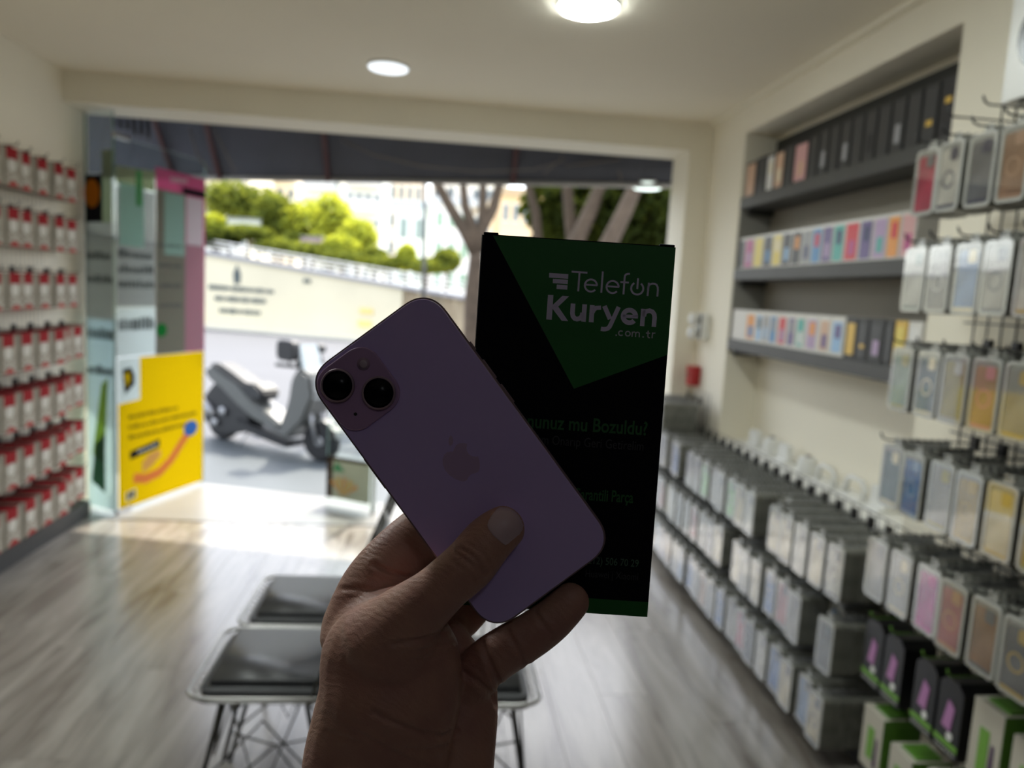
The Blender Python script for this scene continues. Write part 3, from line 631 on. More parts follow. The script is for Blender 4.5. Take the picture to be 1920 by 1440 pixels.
# left leaf: hinge at (-1.935, 4.70), swung outwards
LA, LB = (-1.936, 4.70), (-1.665, 5.505)
dl, LL = leaf('glass_door', 'frameless glass door leaf at left swung open, covered with printed films', LA, LB, 2.28)
for z in (.0, 2.27):
    bm = B(); box(bm, (0, -.012, z), (.12, .012, z + .03)); mesh_obj('patch_fitting', bm, cm('steel', (.5, .5, .5), .3, metal=1), dl)
bm = B(); tube(bm, [(LL - .06, .03, .85), (LL - .06, .03, 1.25)], .012, 8); mesh_obj('handle', bm, cm('steel', (.5, .5, .5), .3, metal=1), dl)
dirL = Vector((LB[0] - LA[0], LB[1] - LA[1], 0)).normalized(); nL = Vector((-dirL.y, dirL.x, 0))
def duv(x, y):             # pixel -> coordinates on the door leaf
    p = onpl(x, y, Vector((*LA, 0)), nL); return ((p - Vector((*LA, 0))).dot(dirL), p.z)
def dfilm(parent, name, px, m, off, raw=False):
    pts = px if raw else [duv(*q) for q in px]
    bm = B(); prism(bm, pts, off, off + .0006, lambda u, v, w: Vector((u, -w, v))); return mesh_obj(name, bm, m, parent)
# yellow poster (own thing, stuck on the door)
yp = thing('yellow_poster', 'bright yellow poster with blue and orange arm on the lower half of the glass door', 'poster', dl.location, dl.rotation_euler.z)
dfilm(yp, 'sheet', [(.012, .02), (LL - .01, .02), (LL - .01, .965), (.20, .968), (.20, .70), (.012, .69)], M_film_y, .006, True)
dfilm(yp, 'white_corner', [(.012, .695), (.195, .705), (.195, .968), (.012, .968)], M_film_w, .0062, True)
dfilm(yp, 'logo', [(.05, .90), (.12, .91), (.15, .86), (.15, .80), (.07, .745), (.06, .80)], M_film_k, .0075, True)
dfilm(yp, 'logo_yellow', [(.062, .87), (.105, .88), (.115, .83), (.08, .79)], M_film_y, .0085, True)
M_ink = film('olive_ink', (.30, .22, .02), .0)
def barrow(name, x0, x1, z, h, n, m, off, parent, seed, slope=0):
    rr_ = random.Random(seed); bm = B(); x = x0; T = lambda u, v, w: Vector((u, -w, v))
    while x < x1:
        w = rr_.uniform(.012, .03); hh = h * rr_.uniform(.6, 1); zz = z + slope * (x - x0)
        prism(bm, [(x, zz), (x + w, zz), (x + w, zz + hh), (x, zz + hh)], off, off + .0006, T); x += w + rr_.uniform(.004, .012)
    return mesh_obj(name, bm, m, parent, kind='stuff')
for k, z in enumerate((.585, .52, .455)): barrow('text_line', .10, (.56, .74, .68)[k], z, .026, 0, M_ink, .0075, yp, k)
dfilm(yp, 'dark_label', [(.11, .325), (.38, .355), (.38, .41), (.11, .375)], M_film_k, .0075, True)
barrow('label_text', .18, .36, .352, .025, 0, M_film_w, .0085, yp, 9, .1)
arm = [(.14, .20), (.25, .17), (.38, .185), (.50, .25), (.62, .36), (.68, .40)]
bm = B()
for i, q in enumerate(ribbon(arm, .06)): prism(bm, list(q), .0076, .0082, lambda u, v, w: Vector((u, -w, v)))
mesh_obj('arm_print', bm, M_film_o, yp)
dfilm(yp, 'hand_print', [(.22, .215), (.30, .24), (.40, .30), (.38, .34), (.28, .33), (.22, .28)], film('pale_orange_film', (.8, .55, .2), .05), .0075, True)
dfilm(yp, 'glove_print', circ(.70, .43, .075, 16, rv=.055), M_film_b, .0085, True)
dfilm(yp, 'code_mark', [(.07, .06), (.16, .07), (.16, .13), (.07, .12)], M_film_w, .0078, True)
dfilm(yp, 'code_mark_text', [(.085, .075), (.105, .075), (.105, .12), (.085, .118)], M_film_k, .0086, True); dfilm(yp, 'code_mark_text', [(.12, .078), (.145, .08), (.145, .12), (.12, .118)], M_film_k, .0086, True)
# pink and grey poster
pp = thing('pink_poster', 'tall grey poster with pink border and green round mark on the glass door', 'poster', dl.location, dl.rotation_euler.z)
u0 = duv(290, 500)[0]
dfilm(pp, 'sheet', [(u0, .97), (LL - .005, .97), (LL - .005, 2.16), (u0, 2.16)], M_film_p, .0062, True)
dfilm(pp, 'grey_field', [(u0, .97), (u0 + .29, .97), (u0 + .29, 2.03), (u0, 2.03)], M_film_g, .0075, True)
dfilm(pp, 'pale_field', [(u0 + .08, 1.62), (u0 + .28, 1.62), (u0 + .28, 2.02), (u0 + .08, 2.02)], M_film_mint, .0088, True)
dfilm(pp, 'white_field', [(u0 + .30, 1.7), (LL - .03, 1.7), (LL - .03, 2.02), (u0 + .30, 2.02)], M_film_w, .0075, True)
dfilm(pp, 'dark_corner', [(u0 + .26, 2.03), (LL - .01, 2.03), (LL - .01, 2.075), (u0 + .26, 2.075)], M_film_k, .0088, True)
dfilm(pp, 'green_mark', circ(u0 + .055, 1.13, .05, 16, rv=.045), M_film_gr, .0088, True)
barrow('white_writing', u0 + .14, u0 + .30, 2.09, .04, 0, M_film_w, .0088, pp, 21, .1)
for k in range(4): barrow('text_line', u0 + .03, u0 + .25, 1.28 + k * .13, .025, 0, M_film_s, .0088, pp, 30 + k)
dfilm(pp, 'pale_border', [(u0 + .29, .98), (LL - .02, .98), (LL - .02, 1.7), (u0 + .29, 1.7)], film('pale_pink_film', (.62, .42, .48), .3), .0075, True)
# white lettered film
wf = thing('lettered_film', 'pale lettered film on the glass door left of the pink poster', 'poster', dl.location, dl.rotation_euler.z)
dfilm(wf, 'sheet', [(.001, .98), (u0 - .002, .98), (u0 - .002, 1.28), (.001, 1.28)], M_film_w, .0062, True)
dfilm(wf, 'frosted_field', [(.001, 1.282), (u0 - .002, 1.282), (u0 - .002, 2.0), (.001, 2.0)], film('frost_film', (.50, .51, .50), .35), .0062, True)
dfilm(wf, 'pale_glow_field', [(.03, 1.65), (.24, 1.65), (.24, 2.02), (.03, 2.02)], M_film_mint, .0075, True)
dfilm(wf, 'top_field', [(.001, 2.002), (u0 - .002, 2.002), (u0 - .002, 2.13), (.001, 2.11)], film('olive_film', (.42, .46, .33), .3), .0062, True); dfilm(wf, 'green_stripe', [(.17, 1.9), (.22, 1.9), (.22, 2.11), (.17, 2.11)], film('stripe_green', (.2, .55, .25), .2), .0088, True)
for k, (z, h) in enumerate(((1.14, .09), (1.40, .05), (1.49, .05), (1.58, .05))): barrow('lettering', .02, u0 - .03, z, h, 0, M_film_s, .0088, wf, 50 + k)
# sidelight between the left wall and the hinge
sd_ = thing('sidelight', 'narrow fixed glass panel between the left wall and the open door', 'window', (XL + .01, 4.84, 0), math.atan2(4.71 - 4.84, -1.945 - XL - .01))
SLn = math.hypot(-1.945 - XL - .01, .13)
bm = B(); box(bm, (0, -.005, 0), (SLn, .005, 2.42)); bm.normal_update()
for f in bm.faces:
    if abs(f.normal.y) < .5: f.material_index = 1
mesh_obj('pane', bm, [M_glass, cm('glass_edge', (.16, .27, .23), .3)], sd_)
T = lambda u, v, w: Vector((u, -w, v))
bm = B(); prism(bm, [(.002, .02), (SLn, .02), (SLn, 1.2), (.002, 1.2)], .006, .0066, T); mesh_obj('pale_film', bm, film('pale_blue_film', (.68, .78, .8), .35), sd_)
bm = B(); prism(bm, [(.05, .35), (.16, .3), (.2, .85), (.14, .8)], .0075, .008, T); mesh_obj('green_print', bm, film('lime_film', (.5, .62, .2), .3), sd_)
bm = B(); prism(bm, [(.04, .18), (.17, .12), (.17, .5), (.08, .42)], .0088, .0094, T); mesh_obj('dark_print', bm, film('dk_gr', (.15, .28, .2), .3), sd_)
bm = B(); prism(bm, [(.01, 1.2), (SLn, 1.2), (SLn, 1.78), (.01, 1.78)], .0062, .0066, T); mesh_obj('grey_film', bm, film('frost_grey', (.50, .51, .49), .35), sd_)
bm = B(); prism(bm, circ(.07, 1.95, .07, 16, rv=.085), .0075, .008, T); mesh_obj('orange_print', bm, film('or_f', (.8, .3, .03), .1), sd_)
bm = B(); prism(bm, [(.01, 1.78), (.16, 1.78), (.16, 2.06), (.01, 2.06)], .0062, .0068, T); mesh_obj('dark_field', bm, M_film_k, sd_)
bm = B(); prism(bm, [(.16, 1.78), (SLn, 1.78), (SLn, 2.2), (.16, 2.2)], .0062, .0068, T); mesh_obj('olive_field', bm, film('olive_film2', (.42, .46, .36), .3), sd_)
barrow('lettering', .02, SLn - .02, 1.08, .08, 0, M_film_s, .0088, sd_, 61); barrow('lettering', .02, SLn - .02, .86, .06, 0, M_film_s, .0088, sd_, 62)
barrow('lettering', .02, SLn - .02, 1.42, .05, 0, M_film_s, .0088, sd_, 63); barrow('lettering', .02, SLn - .02, 1.56, .05, 0, M_film_s, .0088, sd_, 64)
# second leaf standing along the step edge
RA, RB = on(700, 960, 2, 0), on(612, 943, 2, 0)
dl2, L2 = leaf('glass_door', 'glass leaf standing by the phone edge with a small picture at its foot', (RA.x, RA.y), (RB.x, RB.y), 1.0)
bm = B(); box(bm, (-.012, -.014, .0), (.012, .014, 1.0)); mesh_obj('edge_rail', bm, cm('pale_alu', (.6, .66, .64), .35, metal=.3), dl2)
ap = thing('small_picture', 'small dark framed picture of green and orange leaves at the foot of the glass leaf', 'poster', dl2.location, dl2.rotation_euler.z)
T2 = lambda u, v, w: Vector((u, w, v))
bm = B(); prism(bm, [(.03, .05), (L2, .05), (L2, .33), (.03, .33)], .006, .007, T2); mesh_obj('sheet', bm, cm('pic_pale', (.45, .52, .42)), ap)
bm = B(); prism(bm, [(L2 - .05, .05), (L2, .05), (L2, .33), (L2 - .05, .33)], .0072, .0085, T2); prism(bm, [(.05, .31), (L2, .31), (L2, .335), (.05, .335)], .0072, .0085, T2); mesh_obj('dark_frame', bm, cm('pic_dark', (.03, .015, .01)), ap)
bm = B(); prism(bm, [(L2 - .15, .24), (L2 - .05, .235), (L2 - .08, .305)], .0088, .0095, T2); mesh_obj('green_leaf', bm, cm('pic_green', (.05, .3, .14)), ap)
for k in range(5):
    a = math.radians(50 + k * 22); c = (L2 - .14, .07)
    bm = B(); prism(bm, [c, (c[0] + .15 * math.cos(a - .12), c[1] + .13 * math.sin(a - .12)), (c[0] + .15 * math.cos(a + .12), c[1] + .13 * math.sin(a + .12))], .0088 + k * .0008, .0094 + k * .0008, T2); mesh_obj('orange_leaf', bm, cm('pic_or%d' % (k % 2), (.6, .33 + .1 * (k % 2), .1)), ap)
# dark lettering on the fanlight glass
# awning
M_aw = mat('awning_fabric', (.085, .09, .115), .8, var=.08, scale=3); M_rib = mat('awning_rib', (.07, .02, .02), .5)
aw = thing('awning', 'dark grey awning with red-brown ribs above the shopfront', 'awning', (0, 0, 0))
f1, f2 = on(-200, 319, 1, 6.35), on(1420, 348, 1, 5.0)
k1, k2 = on(-200, 319, 1, 6.35), on(1420, 348, 1, 5.0)
def edge(t): return k1.lerp(k2, t)
b1, b2 = Vector((-3.3, 4.95, 3.05)), Vector((2.3, 4.95, 3.05))
bm = B(); N = 24
for i in range(N):
    pts = []
    for t in (i / N, (i + 1) / N):
        f = edge(t); b = b1.lerp(b2, t); pts.append((f, b))
    v = [bm.verts.new(q) for q in (pts[0][0], pts[1][0], pts[1][1], pts[0][1])]; u = [bm.verts.new(q + Vector((0, 0, .006))) for q in (pts[0][0], pts[1][0], pts[1][1], pts[0][1])]
    bm.faces.new(v); bm.faces.new(u[::-1])
mesh_obj('canopy', bm, M_aw, aw)
bm = B(); tube(bm, [k1 + Vector((0, 0, -.012)), k2 + Vector((0, 0, -.012))], .018, 8); mesh_obj('front_bar', bm, cm('bar_pale', (.32, .31, .30), .4), aw)
for x in (100, 325, 412, 615, 962, 1300):
    g = on(x, 338, 1, 6.0); t = None
    # find parameter along the front edge seen at this pixel column
    lo, hi = 0., 1.
    for _ in range(40):
        m_ = (lo + hi) / 2; q = edge(m_) - CAM; px = 960 + FPX * q.dot(CR) / q.dot(CF)
        if px < x: lo = m_
        else: hi = m_
    f = edge(lo); b = Vector((f.x + (.0), 4.97, 0)); tt = (f.y - 4.97)
    # back end of the rib straight towards the wall
    bt = b1.lerp(b2, (f.x + 3.3) / 5.6); b = Vector((f.x, 4.96, bt.z - .03))
    bm = B(); tube(bm, [f + Vector((0, 0, -.02)), b], .02, 6); mesh_obj('rib', bm, M_rib, aw)
for k, pts in enumerate(([(640, 262), (700, 290), (790, 312), (900, 322), (1000, 318), (1060, 300)], [(1020, 325), (1050, 300), (1060, 270)], [(1060, 312), (1150, 300), (1245, 285)], [(1140, 290), (1160, 320), (1165, 345)], [(355, 240), (370, 290), (400, 330)], [(400, 240), (430, 300), (440, 320)])):
    bm = B(); tube(bm, [on(x, y, 1, 5.12 + .02 * k) for x, y in pts], .006, 5); mesh_obj('hanging_cable', bm, cm('cable', (.16, .14, .13)), label=['long pale cable sagging under the awning', 'short cable end hanging from the long cable', 'cable crossing to the right end of the awning', 'cable dropping to the glowing disc under the awning', 'thin curved cable at the left of the awning', 'second thin curved cable at the left of the awning'][k], category='cable')
bm = B()
rr_ = random.Random(3)
for k in range(6):
    x = 212 + k * 13; a = on(x, 222 + rr_.uniform(-3, 3), 1, 5.0); b = on(x + 2, 238 + k * 5 + rr_.uniform(-4, 3), 1, 5.0); tube(bm, [a, b], .012, 5)
mesh_obj('sign_letters', bm, M_dark, label='black letter strokes on the fanlight at the top left of the opening', category='sign', kind='stuff')
pl_ = on(1213, 346, 1, 5.25)
t = thing('lamp_reflection', 'glowing white disc under the right end of the awning, standing for a lamp reflection', 'lamp', pl_)  # ceiling lamp's reflection in glass, modelled as a glowing hanging disc
bm = B(); lathe(bm, [(.11, .0), (.115, -.012), (.09, -.03), (.01, -.036)], 24); mesh_obj('diffuser', bm, mat('reflection_glow', (.85, 1, .95), .4, emit=1.1), t)
bm = B(); lathe(bm, [(.118, .012), (.118, 0), (.01, 0)], 24); mesh_obj('rim', bm, M_white, t)
bm = B(); tube(bm, [(0, 0, .012), (0, 0, .30)], .004, 5); mesh_obj('cord', bm, M_dark, t)

# ================================================================== street
M_road = mat('asphalt_blue_grey', (.105, .108, .118), .8, var=.06, scale=.4, bump=.2, stretch=(1, 6, 1)); M_walk = mat('pavement_grey', (.085, .098, .105), .55, var=.12, scale=1.2)  # road: even blue-grey asphalt colour with slight noise
polyslab('road', [(-60, -10), (60, -10), (60, 130), (-60, 130)], GZ - .3, GZ - .004, M_road)
w1, w2 = on(390, 612, 2, GZ), on(700, 638, 2, GZ); wd = (w2 - w1); wd.z = 0; wd.normalize(); wn = Vector((wd.y, -wd.x, 0))
pvd = Vector((.93, -.36, 0))
pa = on(400, 800, 2, GZ); 
def strip(p, d, w, l0, l1): n = Vector((-d.y, d.x, 0)); return [tuple((p + d * a + n * b).xy) for a, b in ((l0, 0), (l1, 0), (l1, w), (l0, w))]
bm = B(); prism(bm, strip(on(520, 838, 2, GZ), pvd, -3.4, -9, 12), GZ - .02, GZ + .002, xyz); struct('pavement', bm, M_walk)
# kerb and pale strip at the wall foot
bm = B(); prism(bm, strip(w1, wd, -1.0, -30, 30), GZ - .02, GZ + .1, xyz); struct('kerb', bm, mat('kerb_stone', (.72, .68, .56), .8, var=.05, scale=1))
# retaining wall
def wuv(x, y): p = onpl(x, y, w1, wn); return ((p - w1).dot(wd), p.z)
TW = lambda u, v, w: w1 + wd * u + Vector((0, 0, v)) - wn * w
M_rw = mat('render_cream', (.78, .71, .52), .85, var=.05, scale=.6)
rw = thing('retaining_wall', 'long cream retaining wall with painted writing across the street', 'wall')
tl, tr = wuv(390, 462), wuv(755, 524)
slp = (tr[1] - tl[1]) / (tr[0] - tl[0])
bm = B(); prism(bm, [(-30, GZ), (tr[0], GZ), (tr[0], tr[1]), (-30, tl[1] + slp * (-30 - tl[0]))], 0, .5, TW); mesh_obj('wall_body', bm, M_rw, rw)
bm = B(); prism(bm, [(-30, tl[1] + slp * (-30 - tl[0])), (tr[0] + 3.5, tr[1] + slp * 3.5), (tr[0] + 3.5, tr[1] + slp * 3.5 + .12), (-30, tl[1] + slp * (-30 - tl[0]) + .12)], -.1, .6, TW); mesh_obj('coping', bm, mat('coping_grey', (.36, .36, .38), .7), rw)
def zt(u): return tl[1] + slp * (u - tl[0])
for k, dz in enumerate((.26, .40, .52)):
    bm = B(); tube(bm, [TW(-30, zt(-30) + dz, .2), TW(tr[0] + 5, zt(tr[0] + 5) + dz, .2)], .028, 6); mesh_obj('rail', bm, cm('rail_white', (.85, .83, .78), .5), rw)
u = -12
while u < tr[0] + 5:
    bm = B(); tube(bm, [TW(u, zt(u) + .1, .2), TW(u, zt(u) + .53, .2)], .03, 6); mesh_obj('rail_post', bm, cm('rail_white', (.85, .83, .78), .5), rw); u += 1.6
M_ink2 = cm('wall_ink', (.10, .12, .12), .8)
wl = thing('painted_sign', 'dark painted emblem with three lines of writing on the cream wall', 'sign')
a = wuv(445, 498)
for q in ([(a[0] - .1, a[1] - .35), (a[0] + .12, a[1] - .32), (a[0] + .16, a[1]), (a[0], a[1] + .33), (a[0] - .17, a[1])],):
    bm = B(); prism(bm, q, -.02, -.001, TW); mesh_obj('emblem', bm, M_ink2, wl)
for k, ((x0, y0), (x1, y1)) in enumerate((((392, 522), (515, 531)), ((403, 543), (500, 549)), ((412, 566), (490, 571)))):
    a, b = wuv(x0, y0), wuv(x1, y1); bm = B(); n = 22 - 3 * k
    for i in range(n):
        u = a[0] + (b[0] - a[0]) * i / n; v = a[1] + (b[1] - a[1]) * i / n; h = R.uniform(.05, .10); w_ = (b[0] - a[0]) / n * R.uniform(.5, .85)
        prism(bm, [(u, v - h), (u + w_, v - h), (u + w_, v + h), (u, v + h)], -.02, -.001, TW)
    mesh_obj('writing_line', bm, M_ink2, wl, kind='stuff')
def onwall(name, lab, cat, px, m, th=.05):
    bm = B(); prism(bm, [wuv(*q) for q in px], -th, -.002, TW); return mesh_obj(name, bm, m, label=lab, category=cat)
onwall('wall_plaque', 'small dark plaque on the cream wall', 'sign', [(570, 506), (583, 507), (583, 514), (570, 513)], M_ink2)
onwall('wall_plaque', 'upper pale yellow plaque on the cream wall', 'sign', [(676, 560), (700, 562), (700, 572), (676, 570)], cm('plq_y', (.85, .68, .25)))
onwall('wall_plaque', 'lower pale yellow plaque on the cream wall', 'sign', [(673, 583), (697, 585), (697, 597), (673, 595)], cm('plq_y', (.85, .68, .25)))
# plank fence right of the wall
fc = thing('plank_fence', 'brown plank fence between the cream wall and the tree', 'fence')
M_fp = [mat('fence_brown%d' % k, c, .8, var=.1, scale=2, stretch=(3, 3, .3)) for k, c in enumerate(((.34, .27, .18), (.42, .34, .23), (.28, .23, .16)))]
fa = tr[0] + .02; k = 0
while fa < tr[0] + 9:
    bm = B(); prism(bm, [(fa, GZ), (fa + .42, GZ), (fa + .42, zt(fa) - .02), (fa, zt(fa) - .02)], .1, .16, TW); mesh_obj('plank', bm, M_fp[k % 3], fc); k += 1; fa += .45
# raised ground behind the wall
bm = B(); prism(bm, [(-60, .6), (60, .6), (60, 90), (-60, 90)], GZ, 1.2, lambda u, v, w: TW(u, w, v)); struct('upper_ground', bm, mat('upper_paving', (.55, .52, .42), .9, var=.1, scale=.3))

# ---------------------------------------------------------------- vegetation
def leafmat(name, c):
    m = bpy.data.materials.new(name); m.use_nodes = True; n = m.node_tree; n.nodes.clear()
    o = n.nodes.new('ShaderNodeOutputMaterial'); d = n.nodes.new('ShaderNodeBsdfDiffuse'); t = n.nodes.new('ShaderNodeBsdfTranslucent')
    d.inputs[0].default_value = (*c, 1); t.inputs[0].default_value = (min(1, c[0] * 1.5), min(1, c[1] * 1.3), c[2] * .6, 1)
    a = n.nodes.new('ShaderNodeMixShader'); a.inputs[0].default_value = .5
    n.links.new(d.outputs[0], a.inputs[1]); n.links.new(t.outputs[0], a.inputs[2]); n.links.new(a.outputs[0], o.inputs[0]); return m
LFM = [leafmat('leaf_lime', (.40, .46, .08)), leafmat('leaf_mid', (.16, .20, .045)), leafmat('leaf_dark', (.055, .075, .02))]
def leaves(bm, c, rad, n, s, rg, mi=0):
    c = Vector(c)
    for _ in range(n):
        while True:
            d = Vector((rg.uniform(-1, 1), rg.uniform(-1, 1), rg.uniform(-1, 1)))
            if .45 < d.length < 1: break
        p = c + Vector((d.x * rad[0], d.y * rad[1], d.z * rad[2])); a = Vector((rg.gauss(0, 1), rg.gauss(0, 1), rg.gauss(0, 1))).normalized(); b = a.orthogonal().normalized(); cc = a.cross(b)
        v = [bm.verts.new(p + b * s * rg.uniform(.6, 1.2)), bm.verts.new(p + cc * s * .5), bm.verts.new(p - b * s), bm.verts.new(p - cc * s * .5)]; f = bm.faces.new(v); f.material_index = mi
def bush(x, y, Y, rx, rz, lab, m, n=900, s=.14):
    c = on(x, y, 1, Y); rg = random.Random(int(x * 7 + y)); t = thing('bush', lab, 'bush', (c.x, c.y, 1.2), 0, 'bushes above the cream wall')
    cz = c.z - 1.2
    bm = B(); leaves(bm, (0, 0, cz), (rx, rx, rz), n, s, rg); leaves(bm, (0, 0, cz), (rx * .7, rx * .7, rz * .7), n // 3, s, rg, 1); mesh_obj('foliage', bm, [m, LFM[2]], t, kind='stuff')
    bm = B(); tube(bm, [(0, 0, 0), (0.05, 0, max(.2, cz))], .06, 6); mesh_obj('stem', bm, cm('bark', (.13, .085, .05), .9), t)
for x, y, Y, rx, rz, l, m in ((430, 375, 31, 1.1, .75, 'dark green bush at the left above the white signboard', LFM[1]), (485, 392, 31, 1.1, .9, 'mid green bush behind the white signboard', LFM[1]), (400, 422, 29, .5, .4, 'small lime bush at the far left above the wall', LFM[0]), (515, 408, 30, .85, .95, 'mid green bush right of the signboard', LFM[1]),
        (572, 420, 30, 1.0, .95, 'lime green bush in the middle above the wall', LFM[0]), (620, 412, 30.5, .85, 1.05, 'tall lime bush behind the mauve board', LFM[0]), (672, 447, 29, .75, .75, 'round lime bush nearest the pale buildings', LFM[0]), (640, 462, 28, .7, .4, 'low lime bush beside the round one', LFM[0]),
        (408, 448, 28.5, .9, .32, 'low hedge piece at the far left end of the wall', LFM[2]), (525, 462, 28.5, 1.0, .32, 'low hedge piece right of the signboard', LFM[1]), (585, 472, 28, .9, .3, 'low hedge piece under the mauve board', LFM[1]), (642, 484, 27.5, .9, .3, 'low hedge piece under the round lime bush', LFM[1]), (718, 494, 27, .7, .25, 'low hedge piece before the pale blue building', LFM[1]),
        (800, 498, 27, .9, .25, 'low shrubs at the foot of the white buildings', LFM[1]), (545, 452, 29, .5, .35, 'low dark shrub between the boards', LFM[1]), (700, 478, 28, .5, .25, 'low shrub right of the round lime bush', LFM[1]), (465, 436, 28.5, .9, .25, 'low hedge under the signboard', LFM[1]), (762, 482, 27, .35, .45, 'small lime shrub left of the lamp pole', LFM[0]), (838, 488, 27, .5, .4, 'low green shrub left of the forked tree', LFM[1])):
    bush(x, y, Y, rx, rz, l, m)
def tree(base, forks, lab, r0, crown=None, m=None):
    t = thing('tree', lab, 'tree', base, 0, 'trees by the shop'); b = Vector(base)
    rg = random.Random(int(abs(base.x) * 91) + 5)
    for i, pts in enumerate(forks):
        P_ = [Vector(p) - b for p in pts]; n = len(P_); rr0 = r0 if i == 0 else r0 * .62
        bm = B(); tube(bm, P_, [rr0 * (1 - .5 * k / (n - 1)) for k in range(n)], 9); mesh_obj('trunk' if i == 0 else 'branch', bm, M_bark, t)
    if crown:
        bm = B()
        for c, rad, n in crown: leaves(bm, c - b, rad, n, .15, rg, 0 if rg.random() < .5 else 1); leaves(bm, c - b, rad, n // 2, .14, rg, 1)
        mesh_obj('foliage', bm, [LFM[1], LFM[2]], t, kind='stuff')
M_bark = mat('bark', (.11, .078, .052), .9, var=.25, scale=6, bump=.6)
Yt = 11.5
A = lambda x, y, Y=Yt: on(x, y, 1, Y)
bs = on(893, 690, 2, GZ); bs = A(884, 700); bs.z = GZ
tree(bs, [[bs, A(886, 640), A(886, 560), A(892, 490), A(893, 462)], [A(893, 475), A(872, 435), A(845, 390), A(815, 335), A(800, 290)], [A(893, 470), A(903, 430), A(925, 390), A(938, 340), A(950, 290)], [A(890, 470), A(885, 425), A(872, 385), A(868, 340)], [A(895, 468), A(905, 430), A(905, 390), A(906, 330)]],
     'forked plane tree rising behind the left edge of the black box', .17, [(A(900, 250), Vector((1.6, 1.2, .5)), 300)])
def G(x, y, Y): p = on(x, y, 1, Y); return p
for k, (x0, x1, x2, Y, l) in enumerate(((1010, 1005, 985, 13, 'slim tree just right of the beige building'), (1075, 1068, 1062, 12.5, 'straight tree above the middle of the black box'), (1078, 1105, 1135, 12, 'leaning tree above the right half of the black box'), (1140, 1170, 1200, 11, 'dark leaning tree near the right pillar'))):
    b_ = G(x0 - 20, 640, Y); b_.z = GZ
    tree(b_, [[b_, G(x0, 460, Y), G(x1, 400, Y), G(x2, 330, Y), G(x2 + 10, 270, Y)]], l, (.10, .13, .16, .16)[k], [(G(x2 + 10, 385, Y + 1.5), Vector((1.0, 1, .75)), 650), (G(x2 + 45, 340, Y + 2), Vector((1.0, 1, .6)), 500)] if k else None)
for k, (x, y, Y, l) in enumerate(((1205, 420, 14.5, 'dark dense bush by the right pillar'), (1110, 440, 16, 'dark dense bush behind the black box'), (1160, 370, 15, 'dark tree crown left of the right pillar'), (1235, 360, 13, 'dark tree crown touching the right pillar'))):
    c = on(x, y, 1, Y); t = thing('bush', l, 'bush', (c.x, c.y, GZ), 0, 'dark greenery by the right pillar'); rg = random.Random(k + 70)
    bm = B(); leaves(bm, (0, 0, c.z - GZ), (1.3, .8, 1.3), 1700, .16, rg, 1); leaves(bm, (0, 0, c.z - GZ), (1.2, .8, 1.2), 160, .14, rg, 0); mesh_obj('foliage', bm, [LFM[0], leafmat('leaf_olive%d' % k, (.055, .05, .022))], t, kind='stuff')
    bm = B(); tube(bm, [(0, 0, 0), (.1, 0, c.z - GZ)], .1, 7); mesh_obj('stem', bm, M_bark, t)
# lamp pole
pb = on(797, 560, 1, 22); pb.z = GZ; ptp = on(797, 320, 1, 22)
t = thing('street_pole', 'thin grey street pole left of the forked tree', 'pole', pb)
bm = B(); tube(bm, [(0, 0, 0), (ptp.x - pb.x, 0, ptp.z - pb.z)], .06, 8); mesh_obj('shaft', bm, cm('pole_grey', (.08, .08, .075)), t)
bm = B(); lathe(bm, [(.12, 0), (.12, .1), (.07, .16)], 10); mesh_obj('base', bm, cm('pole_grey', (.08, .08, .075)), t)
# signboards above the wall
def board(x0, y0, x1, y1, Y, c, lab, legs=True):
    a, b = on(x0, y1, 1, Y), on(x1, y0, 1, Y); t = thing('signboard', lab, 'sign', ((a.x + b.x) / 2, Y, 1.2)); w = (b.x - a.x) / 2; z0, z1 = a.z - 1.2, b.z - 1.2
    bm = B(); box(bm, (-w, -.04, z0), (w, .04, z1)); mesh_obj('face', bm, mat('board_face', c, .6), t)
    bm = B(); tube(bm, [(-w, -.05, z0), (w, -.05, z0), (w, -.05, z1), (-w, -.05, z1)], .04, 5, closed=True); mesh_obj('frame', bm, cm('frame_dark', (.12, .14, .13)), t)
    for s in (-.8, .8):
        bm = B(); tube(bm, [(s * w, .06, 0), (s * w, .06, max(.1, z0 + .1))], .03, 5); mesh_obj('leg', bm, cm('frame_dark', (.12, .14, .13)), t)
board(425, 412, 490, 446, 29, (.72, .72, .62), 'white signboard in a dark frame above the left of the cream wall')
board(563, 446, 612, 468, 28.5, (.50, .36, .38), 'mauve board among the lime bushes')
